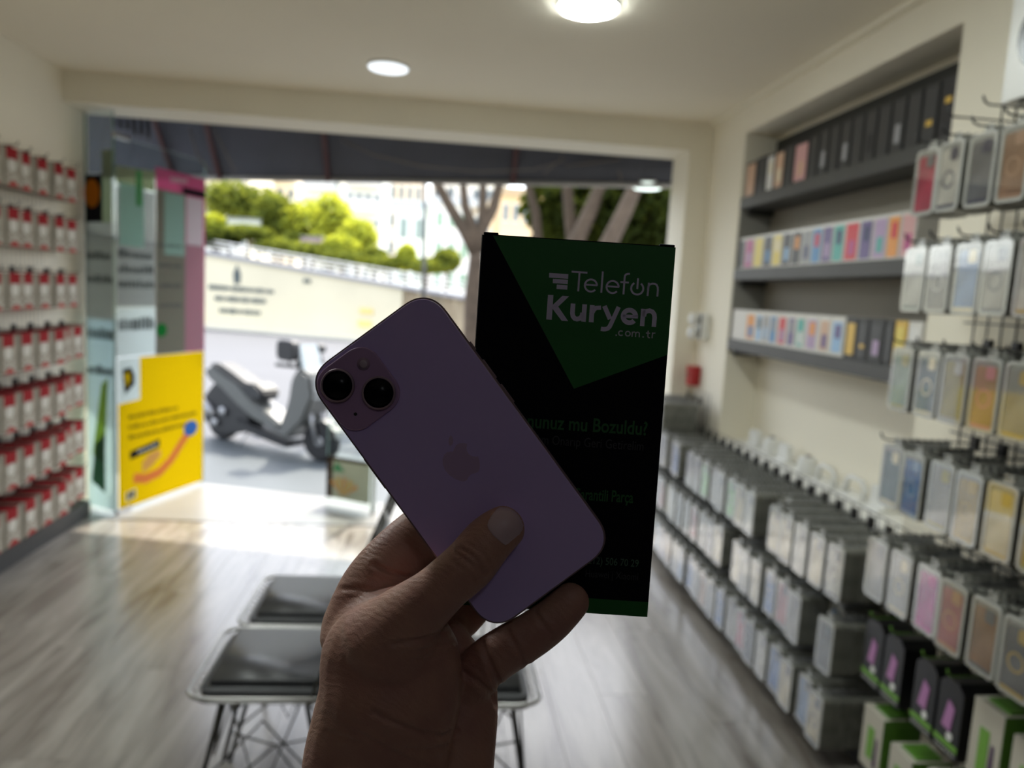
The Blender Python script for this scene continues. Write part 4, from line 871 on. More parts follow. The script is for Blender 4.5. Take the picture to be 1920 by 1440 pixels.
# ---------------------------------------------------------------- buildings
M_win = cm('win_glass', (.12, .16, .19), .1); M_winf = cm('win_frame', (.8, .8, .78))
def building(x0, x1, ytop, Y, dep, c, nf, nc, lab, ybase=560, balc=False, glassc=None, sink=0):
    a, b = on(x0, ybase, 1, Y), on(x1, ytop, 1, Y); z0 = 1.2 if Y > 29 else GZ; w = b.x - a.x; H = b.z - z0
    t = thing('building', lab, 'building', ((a.x + b.x) / 2, Y, z0))
    bm = B(); box(bm, (-w / 2, 0, 0), (w / 2, dep, H)); mesh_obj('wall', bm, mat('facade', tuple(min(.93, v * 1.25) for v in c), .85, var=.04, scale=.5), t)
    bm = B(); box(bm, (-w / 2 - .3, -.3, H), (w / 2 + .3, dep, H + .35)); mesh_obj('roof', bm, mat('roof', tuple(v * .75 for v in c), .8), t)
    fh = H / nf; cw = w / nc
    g = glassc or M_win
    bm = B(); box(bm, (-cw * .29, -.04, -fh * .27), (cw * .29, .05, fh * .27)); fm = bpy.data.meshes.new('window'); bm.to_mesh(fm); bm.free(); fm.materials.append(M_winf)
    bm = B(); box(bm, (-cw * .25, -.06, -fh * .23), (-.02, -.041, fh * .23)); box(bm, (.02, -.06, -fh * .23), (cw * .25, -.041, fh * .23)); gm = bpy.data.meshes.new('pane'); bm.to_mesh(gm); bm.free(); gm.materials.append(g)
    for i in range(nf):
        for j in range(nc):
            o = link('window', fm, t); o.location = (-w / 2 + cw * (j + .5), -.03, fh * (i + .52)); link('pane', gm, o)
        if balc and i:
            bm = B(); box(bm, (-w / 2 + .2, -1.0, fh * i), (w / 2 - .2, -.02, fh * i + .15)); bl = mesh_obj('balcony', bm, cm('balc', (.62, .6, .55)), t)
            bm = B(); box(bm, (-w / 2 + .2, -1.0, fh * i + .16), (w / 2 - .2, -.95, fh * i + 1.0)); mesh_obj('parapet', bm, cm('balc2', (.66, .66, .66)), bl)
    return t
building(330, 470, 250, 75, 10, (.74, .70, .58), 6, 6, 'cream apartment block at the far left', balc=True)
building(472, 560, 200, 88, 8, (.70, .62, .50), 7, 4, 'beige apartment block behind the lime bushes', balc=True)
building(562, 640, 230, 70, 10, (.75, .75, .70), 7, 5, 'white apartment block with many balconies', balc=True)
building(642, 722, 210, 62, 10, (.58, .60, .58), 7, 4, 'grey white tower block in the middle', balc=True)
building(722, 800, 180, 75, 10, (.72, .60, .48), 7, 4, 'pinkish beige block behind the lamp pole')
building(800, 960, 240, 80, 10, (.75, .76, .74), 6, 6, 'far white block behind the forked tree', balc=True)
building(737, 802, 392, 42, 8, (.66, .76, .80), 2, 2, 'pale blue building with large grey glass, left of the pole', glassc=cm('gl_teal', (.22, .30, .29), .15))
building(806, 886, 388, 37, 4, (.78, .82, .86), 3, 3, 'white building with small green windows beside the forked tree', glassc=cm('gl_green', (.25, .42, .30), .2))
bb = building(930, 1015, 372, 36, 8, (.68, .52, .34), 3, 4, 'sandy building with a blue sign above the black box', balc=False)
a = on(988, 400, 1, 35.9); bm = B(); box(bm, (a.x, a.y - .1, a.z - .5), (a.x + .5, a.y, a.z)); mesh_obj('blue_sign', bm, cm('blue_s', (.08, .14, .5)), label='blue sign on the sandy building', category='sign')
building(1016, 1290, 330, 48, 8, (.45, .36, .25), 4, 7, 'brown block behind the dark trees at right')

# ================================================================== scooter
M_sbody = mat('scooter_grey', (.10, .102, .096), .3, coat=.6); M_sblk = mat('scooter_black', (.015, .015, .017), .45); M_tyre = mat('tyre', (.02, .02, .022), .8); M_rim = mat('scooter_rim', (.38, .38, .39), .35, metal=.6)
M_seat = mat('scooter_seat', (.018, .019, .022), .5)
fw, rwp = on(602, 864, 2, GZ), on(420, 822, 2, GZ); sdv = (fw - rwp); sdv.z = 0; Lw = sdv.length; sdv.normalize()
sc = thing('scooter', 'grey and black motor scooter parked on the street facing right', 'scooter', rwp, math.atan2(sdv.y, sdv.x))
k_ = Lw / 1.45; sc.scale = (k_, .95, .95)
TS = lambda u, v, w: Vector((u, w, v))
def wheel(x, r, name):
    bm = B(); lathe(bm, [(r * .68, -.045), (r * .93, -.055), (r, -.03), (r, .03), (r * .93, .055), (r * .68, .045)], 26, (x, 0, r), 'y'); h = mesh_obj(name, bm, M_tyre, sc)
    bm = B(); lathe(bm, [(r * .1, -.05), (r * .25, -.05), (r * .3, -.02), (r * .6, -.02), (r * .69, -.04), (r * .69, .04), (r * .3, .03), (.01, .03)], 22, (x, 0, r), 'y'); mesh_obj('rim', bm, M_rim, h)
    return h
wheel(1.45, .215, 'front_wheel'); wheel(0, .215, 'rear_wheel')
def extr(name, pts, w, m, bev=.02):
    bm = B(); prism(bm, pts, -w, w, TS)
    bmesh.ops.bevel(bm, geom=bm.edges[:], offset=bev, segments=2, affect='EDGES'); return mesh_obj(name, bm, m, sc, smooth=False)
extr('tail_body', [(-.18, .80), (-.05, .86), (.35, .72), (.62, .52), (.78, .46), (1.02, .34), (.96, .26), (.6, .34), (.35, .46), (.1, .62), (-.1, .70)], .14, M_sbody)
extr('seat', [(-.12, .875), (.02, .91), (.3, .80), (.48, .72), (.62, .74), (.74, .66), (.70, .55), (.5, .56), (.2, .72), (-.05, .84)], .13, M_seat, .025)
extr('engine', [(-.2, .2), (-.05, .12), (.2, .1), (.45, .16), (.55, .34), (.42, .5), (.2, .66), (-.02, .68), (-.2, .5)], .12, M_sblk)
extr('footboard', [(.35, .32), (.95, .20), (1.14, .16), (1.12, .10), (.95, .12), (.4, .2)], .17, M_sblk)
extr('leg_shield', [(1.0, .24), (1.12, .2), (1.34, .42), (1.47, .70), (1.42, .93), (1.26, 1.0), (1.16, .85), (1.12, .6), (1.02, .36)], .17, M_sbody, .03)
extr('front_fender', [(1.27, .36), (1.36, .45), (1.52, .46), (1.68, .36), (1.7, .28), (1.6, .42), (1.45, .44), (1.3, .34)], .07, M_sbody, .008)
bm = B(); tube(bm, [(1.45, .075, .215), (1.33, .075, .6)], .022, 8); mesh_obj('fork', bm, M_rim, sc)
bm = B(); tube(bm, [(1.45, -.075, .215), (1.33, -.075, .6)], .022, 8); mesh_obj('fork', bm, M_rim, sc)
bm = B(); tube(bm, [(1.14, -.34, 1.02), (1.2, -.12, .99), (1.2, .12, .99), (1.14, .34, 1.02)], .018, 8); mesh_obj('handlebar', bm, M_sblk, sc)
extr('windscreen', [(1.28, .95), (1.32, .96), (1.24, 1.22), (1.21, 1.22)], .13, cm('tint', (.5, .55, .56), .1), .006)
extr('dashboard', [(1.16, .98), (1.28, .98), (1.26, 1.07), (1.18, 1.06)], .11, M_sblk, .01)
for s, n in ((-.16, 'mirror'), (.3, 'mirror')):
    bm = B(); tube(bm, [(1.16, s, 1.0), (1.12, s * 1.05, 1.1)], .009, 6); mm = mesh_obj('mirror', bm, M_sblk, sc)
    bm = B(); prism(bm, rrect(.24 if s < 0 else .1, .22 if s < 0 else .1, .06 if s < 0 else .045, 3, 1.13 if s < 0 else 1.10, 1.16), s * 1.05 - .05, s * 1.05 + .05, TS); bmesh.ops.bevel(bm, geom=bm.edges[:], offset=.01, segments=1, affect='EDGES'); mesh_obj('mirror_head', bm, M_sblk, mm)
bm = B(); tube(bm, [(.02, -.15, .30), (-.1, -.15, .38), (-.22, -.15, .46)], [.035, .05, .045], 10); mesh_obj('exhaust', bm, M_rim, sc)
bm = B(); lathe(bm, [(.05, -.13), (.05, -.16), (.01, -.165)], 14, (.14, 0, .36), 'y'); mesh_obj('engine_cap', bm, M_rim, sc)
bm = B(); lathe(bm, [(.045, -.13), (.045, -.16), (.01, -.165)], 14, (.02, 0, .215), 'y'); mesh_obj('hub_cap', bm, M_rim, sc)
bm = B(); tube(bm, [(.05, .12, .35), (-.02, .12, .62), (-.04, .12, .72)], .028, 8); mesh_obj('shock', bm, M_rim, sc)
bm = B(); tube(bm, [(.5, -.1, .16), (.42, -.18, .0)], .012, 6); mesh_obj('kickstand', bm, M_rim, sc)
bm = B(); box(bm, (-.2, -.05, .76), (-.17, .05, .81)); mesh_obj('tail_light', bm, cm('taillight', (.4, .02, .02), .3), sc)

# ================================================================== the phone
PHC = P(862.7, 863.9, .345)
wx = CR * .8072 + CU * .5903; wy = -CR * .5903 + CU * .8072; wz = -CF
phone = thing('phone', 'pink phone held by the hand, dual camera at its upper left corner', 'phone')
phone.matrix_world = Matrix.Translation(PHC) @ Matrix((wx, wy, wz)).transposed().to_4x4()
PW2, PH2, PT = .0716, .1476, .0078
def plate(bm, pts, z0, z1, mi=0, bev=0, seg=2):
    fs = prism(bm, pts, z0, z1, xyz, mi)
    if bev: bmesh.ops.bevel(bm, geom=list(fs[1].edges), offset=bev, segments=seg, affect='EDGES', profile=.6)
def srect(w, h, r, n=14, cx=0, cy=0, e=2.35):
    o = []
    for sx, sy, q in ((1, 1, 0), (-1, 1, 1), (-1, -1, 2), (1, -1, 3)):
        for i in range(n + 1):
            a = PI / 2 * i / n + q * PI / 2; ca, sa = math.cos(a), math.sin(a)
            o.append((cx + sx * (w / 2 - r) + r * math.copysign(abs(ca) ** (2 / e), ca), cy + sy * (h / 2 - r) + r * math.copysign(abs(sa) ** (2 / e), sa)))
    return o
M_pf = mat('phone_frame', (.42, .30, .33), .3, metal=.85); M_pb = mat('phone_back_glass', (.58, .44, .84), .42, spec=.4)
bm = B(); fs = prism(bm, srect(PW2, PH2, .0145), -PT, -.0004, xyz)
bmesh.ops.bevel(bm, geom=list(fs[0].edges) + list(fs[1].edges), offset=.0011, segments=3, affect='EDGES'); mesh_obj('frame', bm, M_pf, phone)
bm = B(); plate(bm, srect(PW2 - .0018, PH2 - .0018, .0137), -.0006, .0, 0, .0004); mesh_obj('back_glass', bm, M_pb, phone)
bm = B(); prism(bm, srect(PW2 - .003, PH2 - .003, .0132), -PT - .0003, -PT + .0002, xyz); mesh_obj('screen', bm, M_dark, phone)
bm = B(); plate(bm, srect(.0325, .0335, .0105, cx=-.0182, cy=.0545, e=2.2), .00005, .0016, 0, .0009, 3); mesh_obj('camera_bump', bm, mat('bump_glass', (.46, .29, .52), .25, coat=.3), phone)
M_ring = mat('lens_ring', (.34, .24, .30), .45, metal=.15)
for (cx, cy) in ((-.0247, .0611), (-.0115, .0472)):
    bm = B(); lathe(bm, [(.0078, .0016), (.0078, .0030), (.0074, .0034), (.0070, .0034), (.0068, .0030)], 48, (cx, cy, 0)); o = mesh_obj('lens_ring', bm, M_ring, phone)
    bm = B(); lathe(bm, [(.0068, .0029), (.0068, .00315), (.0002, .00315)], 48, (cx, cy, 0)); g = mesh_obj('lens', bm, mat('lens_black', (.002, .0024, .005), .25, spec=.15), o)
bm = B(); lathe(bm, [(.0030, .0016), (.0030, .0018), (.0001, .00182)], 30, (-.0094, .0622, 0)); f_ = mesh_obj('flash', bm, cm('flash_outer', (.36, .24, .36), .3), phone)
bm = B(); lathe(bm, [(.0019, .0018), (.0015, .0020), (.0001, .0021)], 24, (-.0094, .0622, 0)); mesh_obj('flash_led', bm, cm('flash_in', (.48, .38, .46), .3), f_)
bm = B(); lathe(bm, [(.0008, .0016), (.0008, .00168), (.0001, .00169)], 16, (-.026, .0458, 0)); mesh_obj('microphone', bm, M_dark, phone)
for y0, L_ in ((.0397, .0048), (.0263, .0105), (.0123, .0105)):
    bm = B(); box(bm, (PW2 / 2 - .0004, y0 - L_ / 2, -.0052), (PW2 / 2 + .0007, y0 + L_ / 2, -.0026), bevel=.0003); mesh_obj('side_button', bm, M_pf, phone)
bm = B(); box(bm, (-PW2 / 2 - .0005, .0100, -.0052), (-PW2 / 2 + .0004, .0270, -.0026), bevel=.0002); mesh_obj('power_button', bm, M_pf, phone)
# fruit mark
def apple():
    s = .0086; pts = []
    body = [(0.0, .62), (.12, .70), (.32, .80), (.55, .78), (.76, .62), (.84, .50)]
    right = [(.70, .38), (.60, .20), (.58, .02), (.66, -.18), (.80, -.32), (.92, -.38)]
    low = [(.86, -.56), (.74, -.78), (.58, -.98), (.42, -1.06), (.24, -1.0), (.06, -.94), (-.10, -.95), (-.28, -1.04), (-.46, -1.04), (-.62, -.90), (-.80, -.62), (-.92, -.28), (-.95, .04), (-.88, .36), (-.72, .62), (-.50, .76), (-.30, .78), (-.12, .70)]
    b = [(x * s, (y + .0) * s) for x, y in body + right + low]
    lf = [(0.02, .95), (.05, 1.12), (.18, 1.30), (.40, 1.42), (.42, 1.25), (.34, 1.07), (.20, .95)]
    return b, [(x * s, y * s) for x, y in lf]
ab, al = apple(); M_ap = mat('fruit_mark_gloss', (.53, .37, .62), .3)
bm = B(); prism(bm, ab, .00002, .00007, xyz); prism(bm, al, .00002, .00007, xyz); mesh_obj('fruit_mark', bm, M_ap, phone)

# ================================================================== the black and green box
TLc, TRc, BRc = P(905, 440, .358), P(1267, 464, .358), P(1215, 1157, .3675)
bx = (TRc - TLc).normalized(); by = (TRc - BRc); BH = by.length; by = (by - bx * by.dot(bx)).normalized(); bz = bx.cross(by).normalized()
BW = (TRc - TLc).length; BLc = TRc - by * BH - bx * BW
pbox = thing('product_box', 'black and green box with white lettering held behind the phone', 'box')
pbox.matrix_world = Matrix.Translation(BLc) @ Matrix((bx, by, bz)).transposed().to_4x4()
BD = .0165
M_bk = mat('box_black', (.004, .004, .007), .6, spec=.12); M_bg = mat('box_green', (.012, .135, .022), .5); M_bl = mat('box_print_white', (.72, .66, .88), .5)
bm = B(); box(bm, (0, 0, -BD), (BW, BH, 0)); mesh_obj('carton', bm, M_bk, pbox)
BI = pbox.matrix_world.inverted()
def buv(x, y):
    p = BI @ onpl(x, y, BLc, bz); return (p.x, p.y)
def bprint(name, polys, m, lvl, **k):
    bm = B()
    for q in polys: prism(bm, q, lvl * .00004, lvl * .00004 + .00003, xyz)
    return mesh_obj(name, bm, m, pbox, **k)
g = [buv(924, 441), buv(1267, 464), buv(1248, 665), buv(1076, 729)]
g[0] = (g[0][0], BH); g[1] = (BW, BH); g[2] = (BW, g[2][1])
bprint('green_field', [g], M_bg, 1)
sy_ = buv(1200, 1128)[1]
bprint('green_band', [[(0, 0), (BW, 0), (BW, sy_), (0, sy_)]], M_bg, 1)
# white raw edge of the card along the left side and top flaps
bm = B(); box(bm, (-.0004, 0, -BD + .0005), (0, BH, -.0003)); mesh_obj('side_edge', bm, cm('raw_card', (.5, .5, .46), .7), pbox)
bm = B(); box(bm, (.0008, BH, -.0022), (BW - .001, BH + .0006, -.0012)); mesh_obj('lid_edge', bm, M_bk, pbox)
bm = B(); box(bm, (.0004, BH + .0001, -BD + .001), (.0075, BH + .0016, -.001), bevel=.0004); mesh_obj('corner_flap', bm, M_bk, pbox)
bm = B(); box(bm, (BW - .0075, BH + .0001, -BD + .001), (BW - .0002, BH + .0014, -.001), bevel=.0004); mesh_obj('corner_flap', bm, M_bk, pbox)
ZS = 1920 / 260
def z2(x, y): return (1000 + x / ZS, 490 + y / ZS)
def arcp(cx, cy, r, a0, a1, n=26, rv=None):
    rv = rv or r; return [(cx + r * math.cos(math.radians(a0 + (a1 - a0) * i / n)), cy - rv * math.sin(math.radians(a0 + (a1 - a0) * i / n))) for i in range(n + 1)]
def strokes(lst):
    out = []
    for pts, w in lst:
        for q in ribbon(pts, w): out.append([buv(*z2(*p)) for p in q])
    return out
def polys(lst): return [[buv(*z2(*p)) for p in q] for q in lst]
tw = 26
let = {
 'T': [([(530, 143), (748, 158)], tw), ([(640, 150), (621, 416)], tw)],
 'e': [([(712, 322), (886, 333)], 24), (arcp(797, 335, 84, -2, 315), tw)],
 'l': [([(962, 140), (940, 435)], tw)],
 'e ': [([(1014, 345), (1188, 356)], 24), (arcp(1097, 356, 84, -2, 315), tw)],
 'f': [([(1337, 174), (1310, 173), (1285, 180), (1269, 198), (1263, 235), (1247, 458)], tw), ([(1205, 286), (1322, 295)], tw)],
 'o': [(arcp(1438, 376, 84, 58 - 5 + 360, 122 - 360 - 5 + 360, 40), tw), ([(1450, 235), (1438, 385)], tw)],
 'n': [([(1600, 296), (1580, 480)], tw), ([(1586, 400), (1592, 350), (1612, 322), (1645, 309), (1680, 310), (1708, 328), (1722, 360), (1724, 400), (1716, 488)], tw)]}
let['o'][0] = (arcp(1438, 376, 84, 118, 412, 40), tw)
for nm, st in let.items(): bprint('letter', strokes(st), M_bl, 2)
bprint('logo_bar', polys([[(220, 160), (485, 178), (481, 243), (218, 225)]]), M_bl, 2)
bprint('logo_bar', polys([[(272, 242), (480, 255), (476, 317), (268, 302)]]), M_bl, 2)
bprint('logo_bar', polys([[(325, 320), (473, 332), (470, 393), (320, 383)]]), M_bl, 2)
bprint('letter', polys([[(203, 464), (278, 468), (255, 809), (178, 804)], [(404, 477), (495, 484), (345, 627), (262, 650), (269, 603)], [(300, 600), (345, 627), (482, 828), (392, 822), (262, 652)]]), M_bl, 2)
bprint('letter', strokes([([(550, 584), (541, 715), (548, 760), (572, 790), (605, 800), (645, 790), (672, 760), (684, 715)], 64), ([(711, 596), (693, 836)], 64)]), M_bl, 2)
bprint('letter', strokes([([(817, 605), (800, 843)], 66), ([(822, 705), (840, 668), (872, 645), (937, 641)], 58)]), M_bl, 2)
bprint('letter', strokes([([(984, 618), (1062, 800)], 64), ([(1182, 632), (1082, 850), (1055, 905), (1030, 930), (1000, 939), (965, 940), (935, 934)], 60)]), M_bl, 2)
bprint('letter', strokes([([(1240, 758), (1448, 768)], 48), (arcp(1330, 763, 87, -3, 318, 30), 66)]), M_bl, 2)
bprint('letter', strokes([([(1524, 658), (1505, 897)], 62), ([(1530, 760), (1540, 715), (1570, 690), (1610, 684), (1650, 700), (1674, 735), (1679, 780), (1667, 908)], 62)]), M_bl, 2)
cw_ = 17; M_bl2 = mat('box_print_grey', (.50, .50, .56), .5)
bprint('letter', polys([circ(1147, 1023, 11, 12)]), M_bl2, 2); bprint('letter', polys([circ(1520, 1047, 11, 12)]), M_bl2, 2)
bprint('letter', strokes([(arcp(1213, 995, 32, 45, 315, 18), cw_)]), M_bl2, 2); bprint('letter', strokes([(arcp(1308, 1002, 32, 0, 360, 20), cw_)]), M_bl2, 2)
bprint('letter', strokes([([(1371, 972), (1366, 1045)], cw_), ([(1369, 1000), (1382, 980), (1400, 978), (1416, 990), (1415, 1048)], 15), ([(1418, 1000), (1432, 982), (1450, 981), (1467, 994), (1466, 1051)], 15)]), M_bl2, 2)
bprint('letter', strokes([([(1590, 960), (1585, 1035), (1592, 1054), (1615, 1060)], cw_), ([(1558, 992), (1616, 997)], cw_)]), M_bl2, 2)
bprint('letter', strokes([([(1650, 985), (1643, 1065)], cw_), ([(1647, 1015), (1660, 995), (1690, 993)], 15)]), M_bl2, 2)
def textprint(s, right, base, height, m, bold=0, width=None, lvl=2):
    """text whose right end and baseline sit at pixel (right, base)"""
    c = bpy.data.curves.new('printed_text', 'FONT'); c.body = s; c.size = 1; c.offset = bold; c.resolution_u = 3
    o = bpy.data.objects.new('tmp', c); COL.objects.link(o); dg = bpy.context.evaluated_depsgraph_get(); me = bpy.data.meshes.new_from_object(o.evaluated_get(dg)); bpy.data.objects.remove(o); bpy.data.curves.remove(c)
    xs = [v.co.x for v in me.vertices]; x1 = max(xs); x0 = min(xs)
    u1, v1 = buv(right, base); u2, v2 = buv(right, base - height)
    k = (v2 - v1) / .72; kx = k
    if width: kx = (u1 - buv(right - width, base)[0]) / (x1 - x0)
    for v in me.vertices: v.co = Vector((u1 - (x1 - v.co.x) * kx, v1 + v.co.y * k, lvl * .00004))
    me.materials.append(m); me.name = 'printed_text'; link('printed_text', me, pbox)
M_t1 = mat('print_deep_green', (.02, .12, .03), .5); M_t3 = mat('print_grey_green', (.07, .14, .09), .5); M_t2 = mat('print_faint', (.045, .046, .052), .5)
textprint('Telefonunuz mu Bozuldu?', 1213, 816, 26, M_t1, .02, 302)
textprint('Alalım Onarıp Geri Getirelim', 1206, 845, 18, M_t2, 0, 226)
textprint('Garantili Parça', 1187, 943, 22, M_t1, .02, 113)
textprint('(212) 506 70 29', 1197, 1063, 14, M_t3, .01, 100)
textprint('Huawei | Xiaomi', 1196, 1088, 14, M_t2, 0, 99)

# ================================================================== the hand
def chain(bm, pts, n=20, step=.004):
    """tapered flesh tube. pts: (x, y, depth, r_side_px, r_depth_m)"""
    Q = []
    for x, y, d, r, rz in pts: Q.append((P(x, y, d), r * d / FPX, rz))
    S_ = []
    for i in range(len(Q) - 1):
        a, b = Q[max(i - 1, 0)], Q[i]; c, e = Q[i + 1], Q[min(i + 2, len(Q) - 1)]
        m = max(2, int((c[0] - b[0]).length / step))
        for k in range(m):
            t = k / m; t2, t3 = t * t, t * t * t
            f = lambda p0, p1, p2, p3: .5 * ((2 * p1) + (p2 - p0) * t + (2 * p0 - 5 * p1 + 4 * p2 - p3) * t2 + (3 * p1 - p0 - 3 * p2 + p3) * t3)
            S_.append((f(a[0], b[0], c[0], e[0]), f(a[1], b[1], c[1], e[1]), f(a[2], b[2], c[2], e[2])))
    S_.append(Q[-1])
    T0 = (S_[1][0] - S_[0][0]).normalized(); T1 = (S_[-1][0] - S_[-2][0]).normalized()
    full = []
    for k in range(5): a = PI / 2 * (1 - (k + .3) / 5.3); full.append((S_[0][0] - T0 * S_[0][1] * math.sin(a) * .9, S_[0][1] * math.cos(a), S_[0][2] * math.cos(a), T0))
    for i, s in enumerate(S_):
        t = (S_[min(i + 1, len(S_) - 1)][0] - S_[max(i - 1, 0)][0]).normalized(); full.append((*s, t))
    for k in range(4, -1, -1): a = PI / 2 * (1 - (k + .3) / 5.3); full.append((S_[-1][0] + T1 * S_[-1][1] * math.sin(a) * .9, S_[-1][1] * math.cos(a), S_[-1][2] * math.cos(a), T1))
    rings = []
    for p, r, rz, t in full:
        s = t.cross(CF).normalized(); u = s.cross(t).normalized()
        rings.append([bm.verts.new(p + s * r * math.cos(2 * PI * k / n) + u * rz * math.sin(2 * PI * k / n)) for k in range(n)])
    for a, b in zip(rings, rings[1:]):
        for k in range(n): bm.faces.new((a[k], a[(k + 1) % n], b[(k + 1) % n], b[k]))
    bm.faces.new(rings[0][::-1]); bm.faces.new(rings[-1])
bm = B()
# thumb
chain(bm, [(945, 989, .3335, 43, .0080), (917, 1012, .3330, 48, .0090), (880, 1058, .3325, 51, .0102), (845, 1088, .3330, 50, .0100), (812, 1118, .3350, 53, .0118), (770, 1155, .340, 66, .016), (735, 1205, .346, 100, .021)])
# thenar and forearm
chain(bm, [(732, 1240, .351, 133, .021), (732, 1300, .351, 134, .0245), (716, 1370, .352, 134, .023), (704, 1440, .352, 138, .022), (700, 1540, .350, 140, .024), (700, 1700, .345, 150, .027), (705, 1950, .335, 165, .030)])
# outer palm
chain(bm, [(815, 1235, .378, 82, .012), (838, 1290, .376, 94, .014), (846, 1350, .373, 88, .016), (842, 1420, .369, 86, .018), (830, 1530, .364, 92, .020), (815, 1700, .355, 105, .022), (800, 1950, .345, 125, .025)])
# palm plate linking knuckles
chain(bm, [(690, 1190, .374, 84, .013), (760, 1220, .378, 90, .012), (830, 1245, .380, 76, .011), (880, 1252, .376, 48, .010)])
# web of skin between thumb and index finger
chain(bm, [(645, 1190, .368, 44, .015), (688, 1165, .364, 54, .016), (735, 1150, .358, 48, .0155), (780, 1128, .351, 36, .013)])
# index finger
chain(bm, [(668, 1178, .368, 66, .014), (699, 1104, .373, 62, .013), (745, 1045, .379, 57, .0115), (803, 990, .390, 52, .0100), (868, 930, .4015, 45, .0085), (930, 868, .4050, 43, .0083), (985, 812, .4050, 38, .0072)])
# middle finger
chain(bm, [(760, 1200, .378, 58, .012), (790, 1120, .387, 52, .0105), (845, 1055, .3985, 47, .0095), (910, 985, .4060, 44, .0085), (985, 905, .4065, 42, .0083), (1045, 845, .4065, 37, .0072)])
# ring finger
chain(bm, [(805, 1235, .378, 54, .012), (836, 1178, .387, 47, .0095), (878, 1135, .3985, 45, .0088), (940, 1050, .4065, 41, .0082), (1010, 970, .407, 40, .008), (1065, 915, .407, 35, .007)])
# little finger, in front of the box and under the phone
chain(bm, [(872, 1288, .372, 46, .011), (914, 1243, .364, 46, .0105), (956, 1214, .3600, 45, .0095), (1000, 1188, .3595, 43, .0088), (1040, 1158, .3595, 40, .0082), (1072, 1126, .3597, 36, .0071)])
bmesh.ops.recalc_face_normals(bm, faces=bm.faces[:])
me = bpy.data.meshes.new('hand_raw'); bm.to_mesh(me); bm.free()
ho = bpy.data.objects.new('hand_raw', me); COL.objects.link(ho)
md = ho.modifiers.new('r', 'REMESH'); md.mode = 'VOXEL'; md.voxel_size = .00115; md.use_smooth_shade = True
ms = ho.modifiers.new('s', 'SMOOTH'); ms.factor = .5; ms.iterations = 14
dg = bpy.context.evaluated_depsgraph_get(); hm = bpy.data.meshes.new_from_object(ho.evaluated_get(dg)); bpy.data.objects.remove(ho)
hm.name = 'hand'
# creases pressed into the camera side
CRE = [([(846, 1028), (867, 1047), (908, 1072)], 1.6, .0007), ([(862, 1028), (887, 1043), (910, 1074)], 1.8, .0007), ([(881, 1022), (905, 1035), (921, 1062)], 1.6, .0004), ([(836, 1040), (858, 1062), (890, 1090)], 2, .0004), ([(600, 1118), (631, 1105), (673, 1103), (708, 1108), (727, 1110)], 2.6, .0007),
       ([(700, 1058), (712, 1064), (735, 1074), (767, 1082)], 2.4, .0012), ([(858, 1168), (847, 1180), (818, 1192), (785, 1200), (737, 1208)], 2.6, .0014), ([(702, 1336), (737, 1355), (789, 1375), (831, 1382), (856, 1370)], 3, .0013),
       ([(670, 1375), (706, 1394), (747, 1415), (768, 1427), (800, 1438)], 2.4, .0008), ([(760, 1405), (800, 1407), (845, 1398)], 2.4, .0008), ([(866, 1259), (893, 1277), (922, 1302), (933, 1323)], 3, .0012), ([(902, 1198), (914, 1234), (939, 1290)], 3, .0016),
       ([(1002, 1145), (1015, 1168), (1037, 1192)], 2.4, .0008), ([(950, 1180), (965, 1208), (988, 1244)], 2.6, .0010), ([(770, 1222), (810, 1216), (850, 1204)], 2, .0005), ([(760, 1240), (815, 1234), (858, 1216)], 2, .0005), 
       ([(612, 1370), (640, 1382), (676, 1392)], 2, .0005), ([(640, 1345), (670, 1356), (700, 1366)], 2, .0004)]
nv = len(hm.vertices); co = np.empty(nv * 3); hm.vertices.foreach_get('co', co); co = co.reshape(-1, 3)
no = np.empty(nv * 3); hm.vertex_normals.foreach_get('vector', no); no = no.reshape(-1, 3)
q = co - np.array(CAM); dz = q @ np.array(CF); pxs = 960 + FPX * (q @ np.array(CR)) / dz; pys = 720 - FPX * (q @ np.array(CU)) / dz
facing = np.clip(-(no @ np.array(CF)) * 1.5, 0, 1)
disp = np.zeros(nv)
for pts, w, dep in CRE:
    best = np.full(nv, 1e9)
    for i in range(len(pts) - 1):
        a = np.array(pts[i], float); b = np.array(pts[i + 1], float); ab_ = b - a
        t = np.clip(((pxs - a[0]) * ab_[0] + (pys - a[1]) * ab_[1]) / (ab_ @ ab_), 0, 1)
        best = np.minimum(best, np.hypot(pxs - a[0] - t * ab_[0], pys - a[1] - t * ab_[1]))
    g_ = np.exp(-(best / (w * 1.5)) ** 2) - .35 * np.exp(-((best - w * 4) / (w * 2)) ** 2)
    disp = disp - dep * g_ * facing
co += no * disp[:, None]
hm.vertices.foreach_set('co', co.ravel()); hm.update()
for p in hm.polygons: p.use_smooth = True
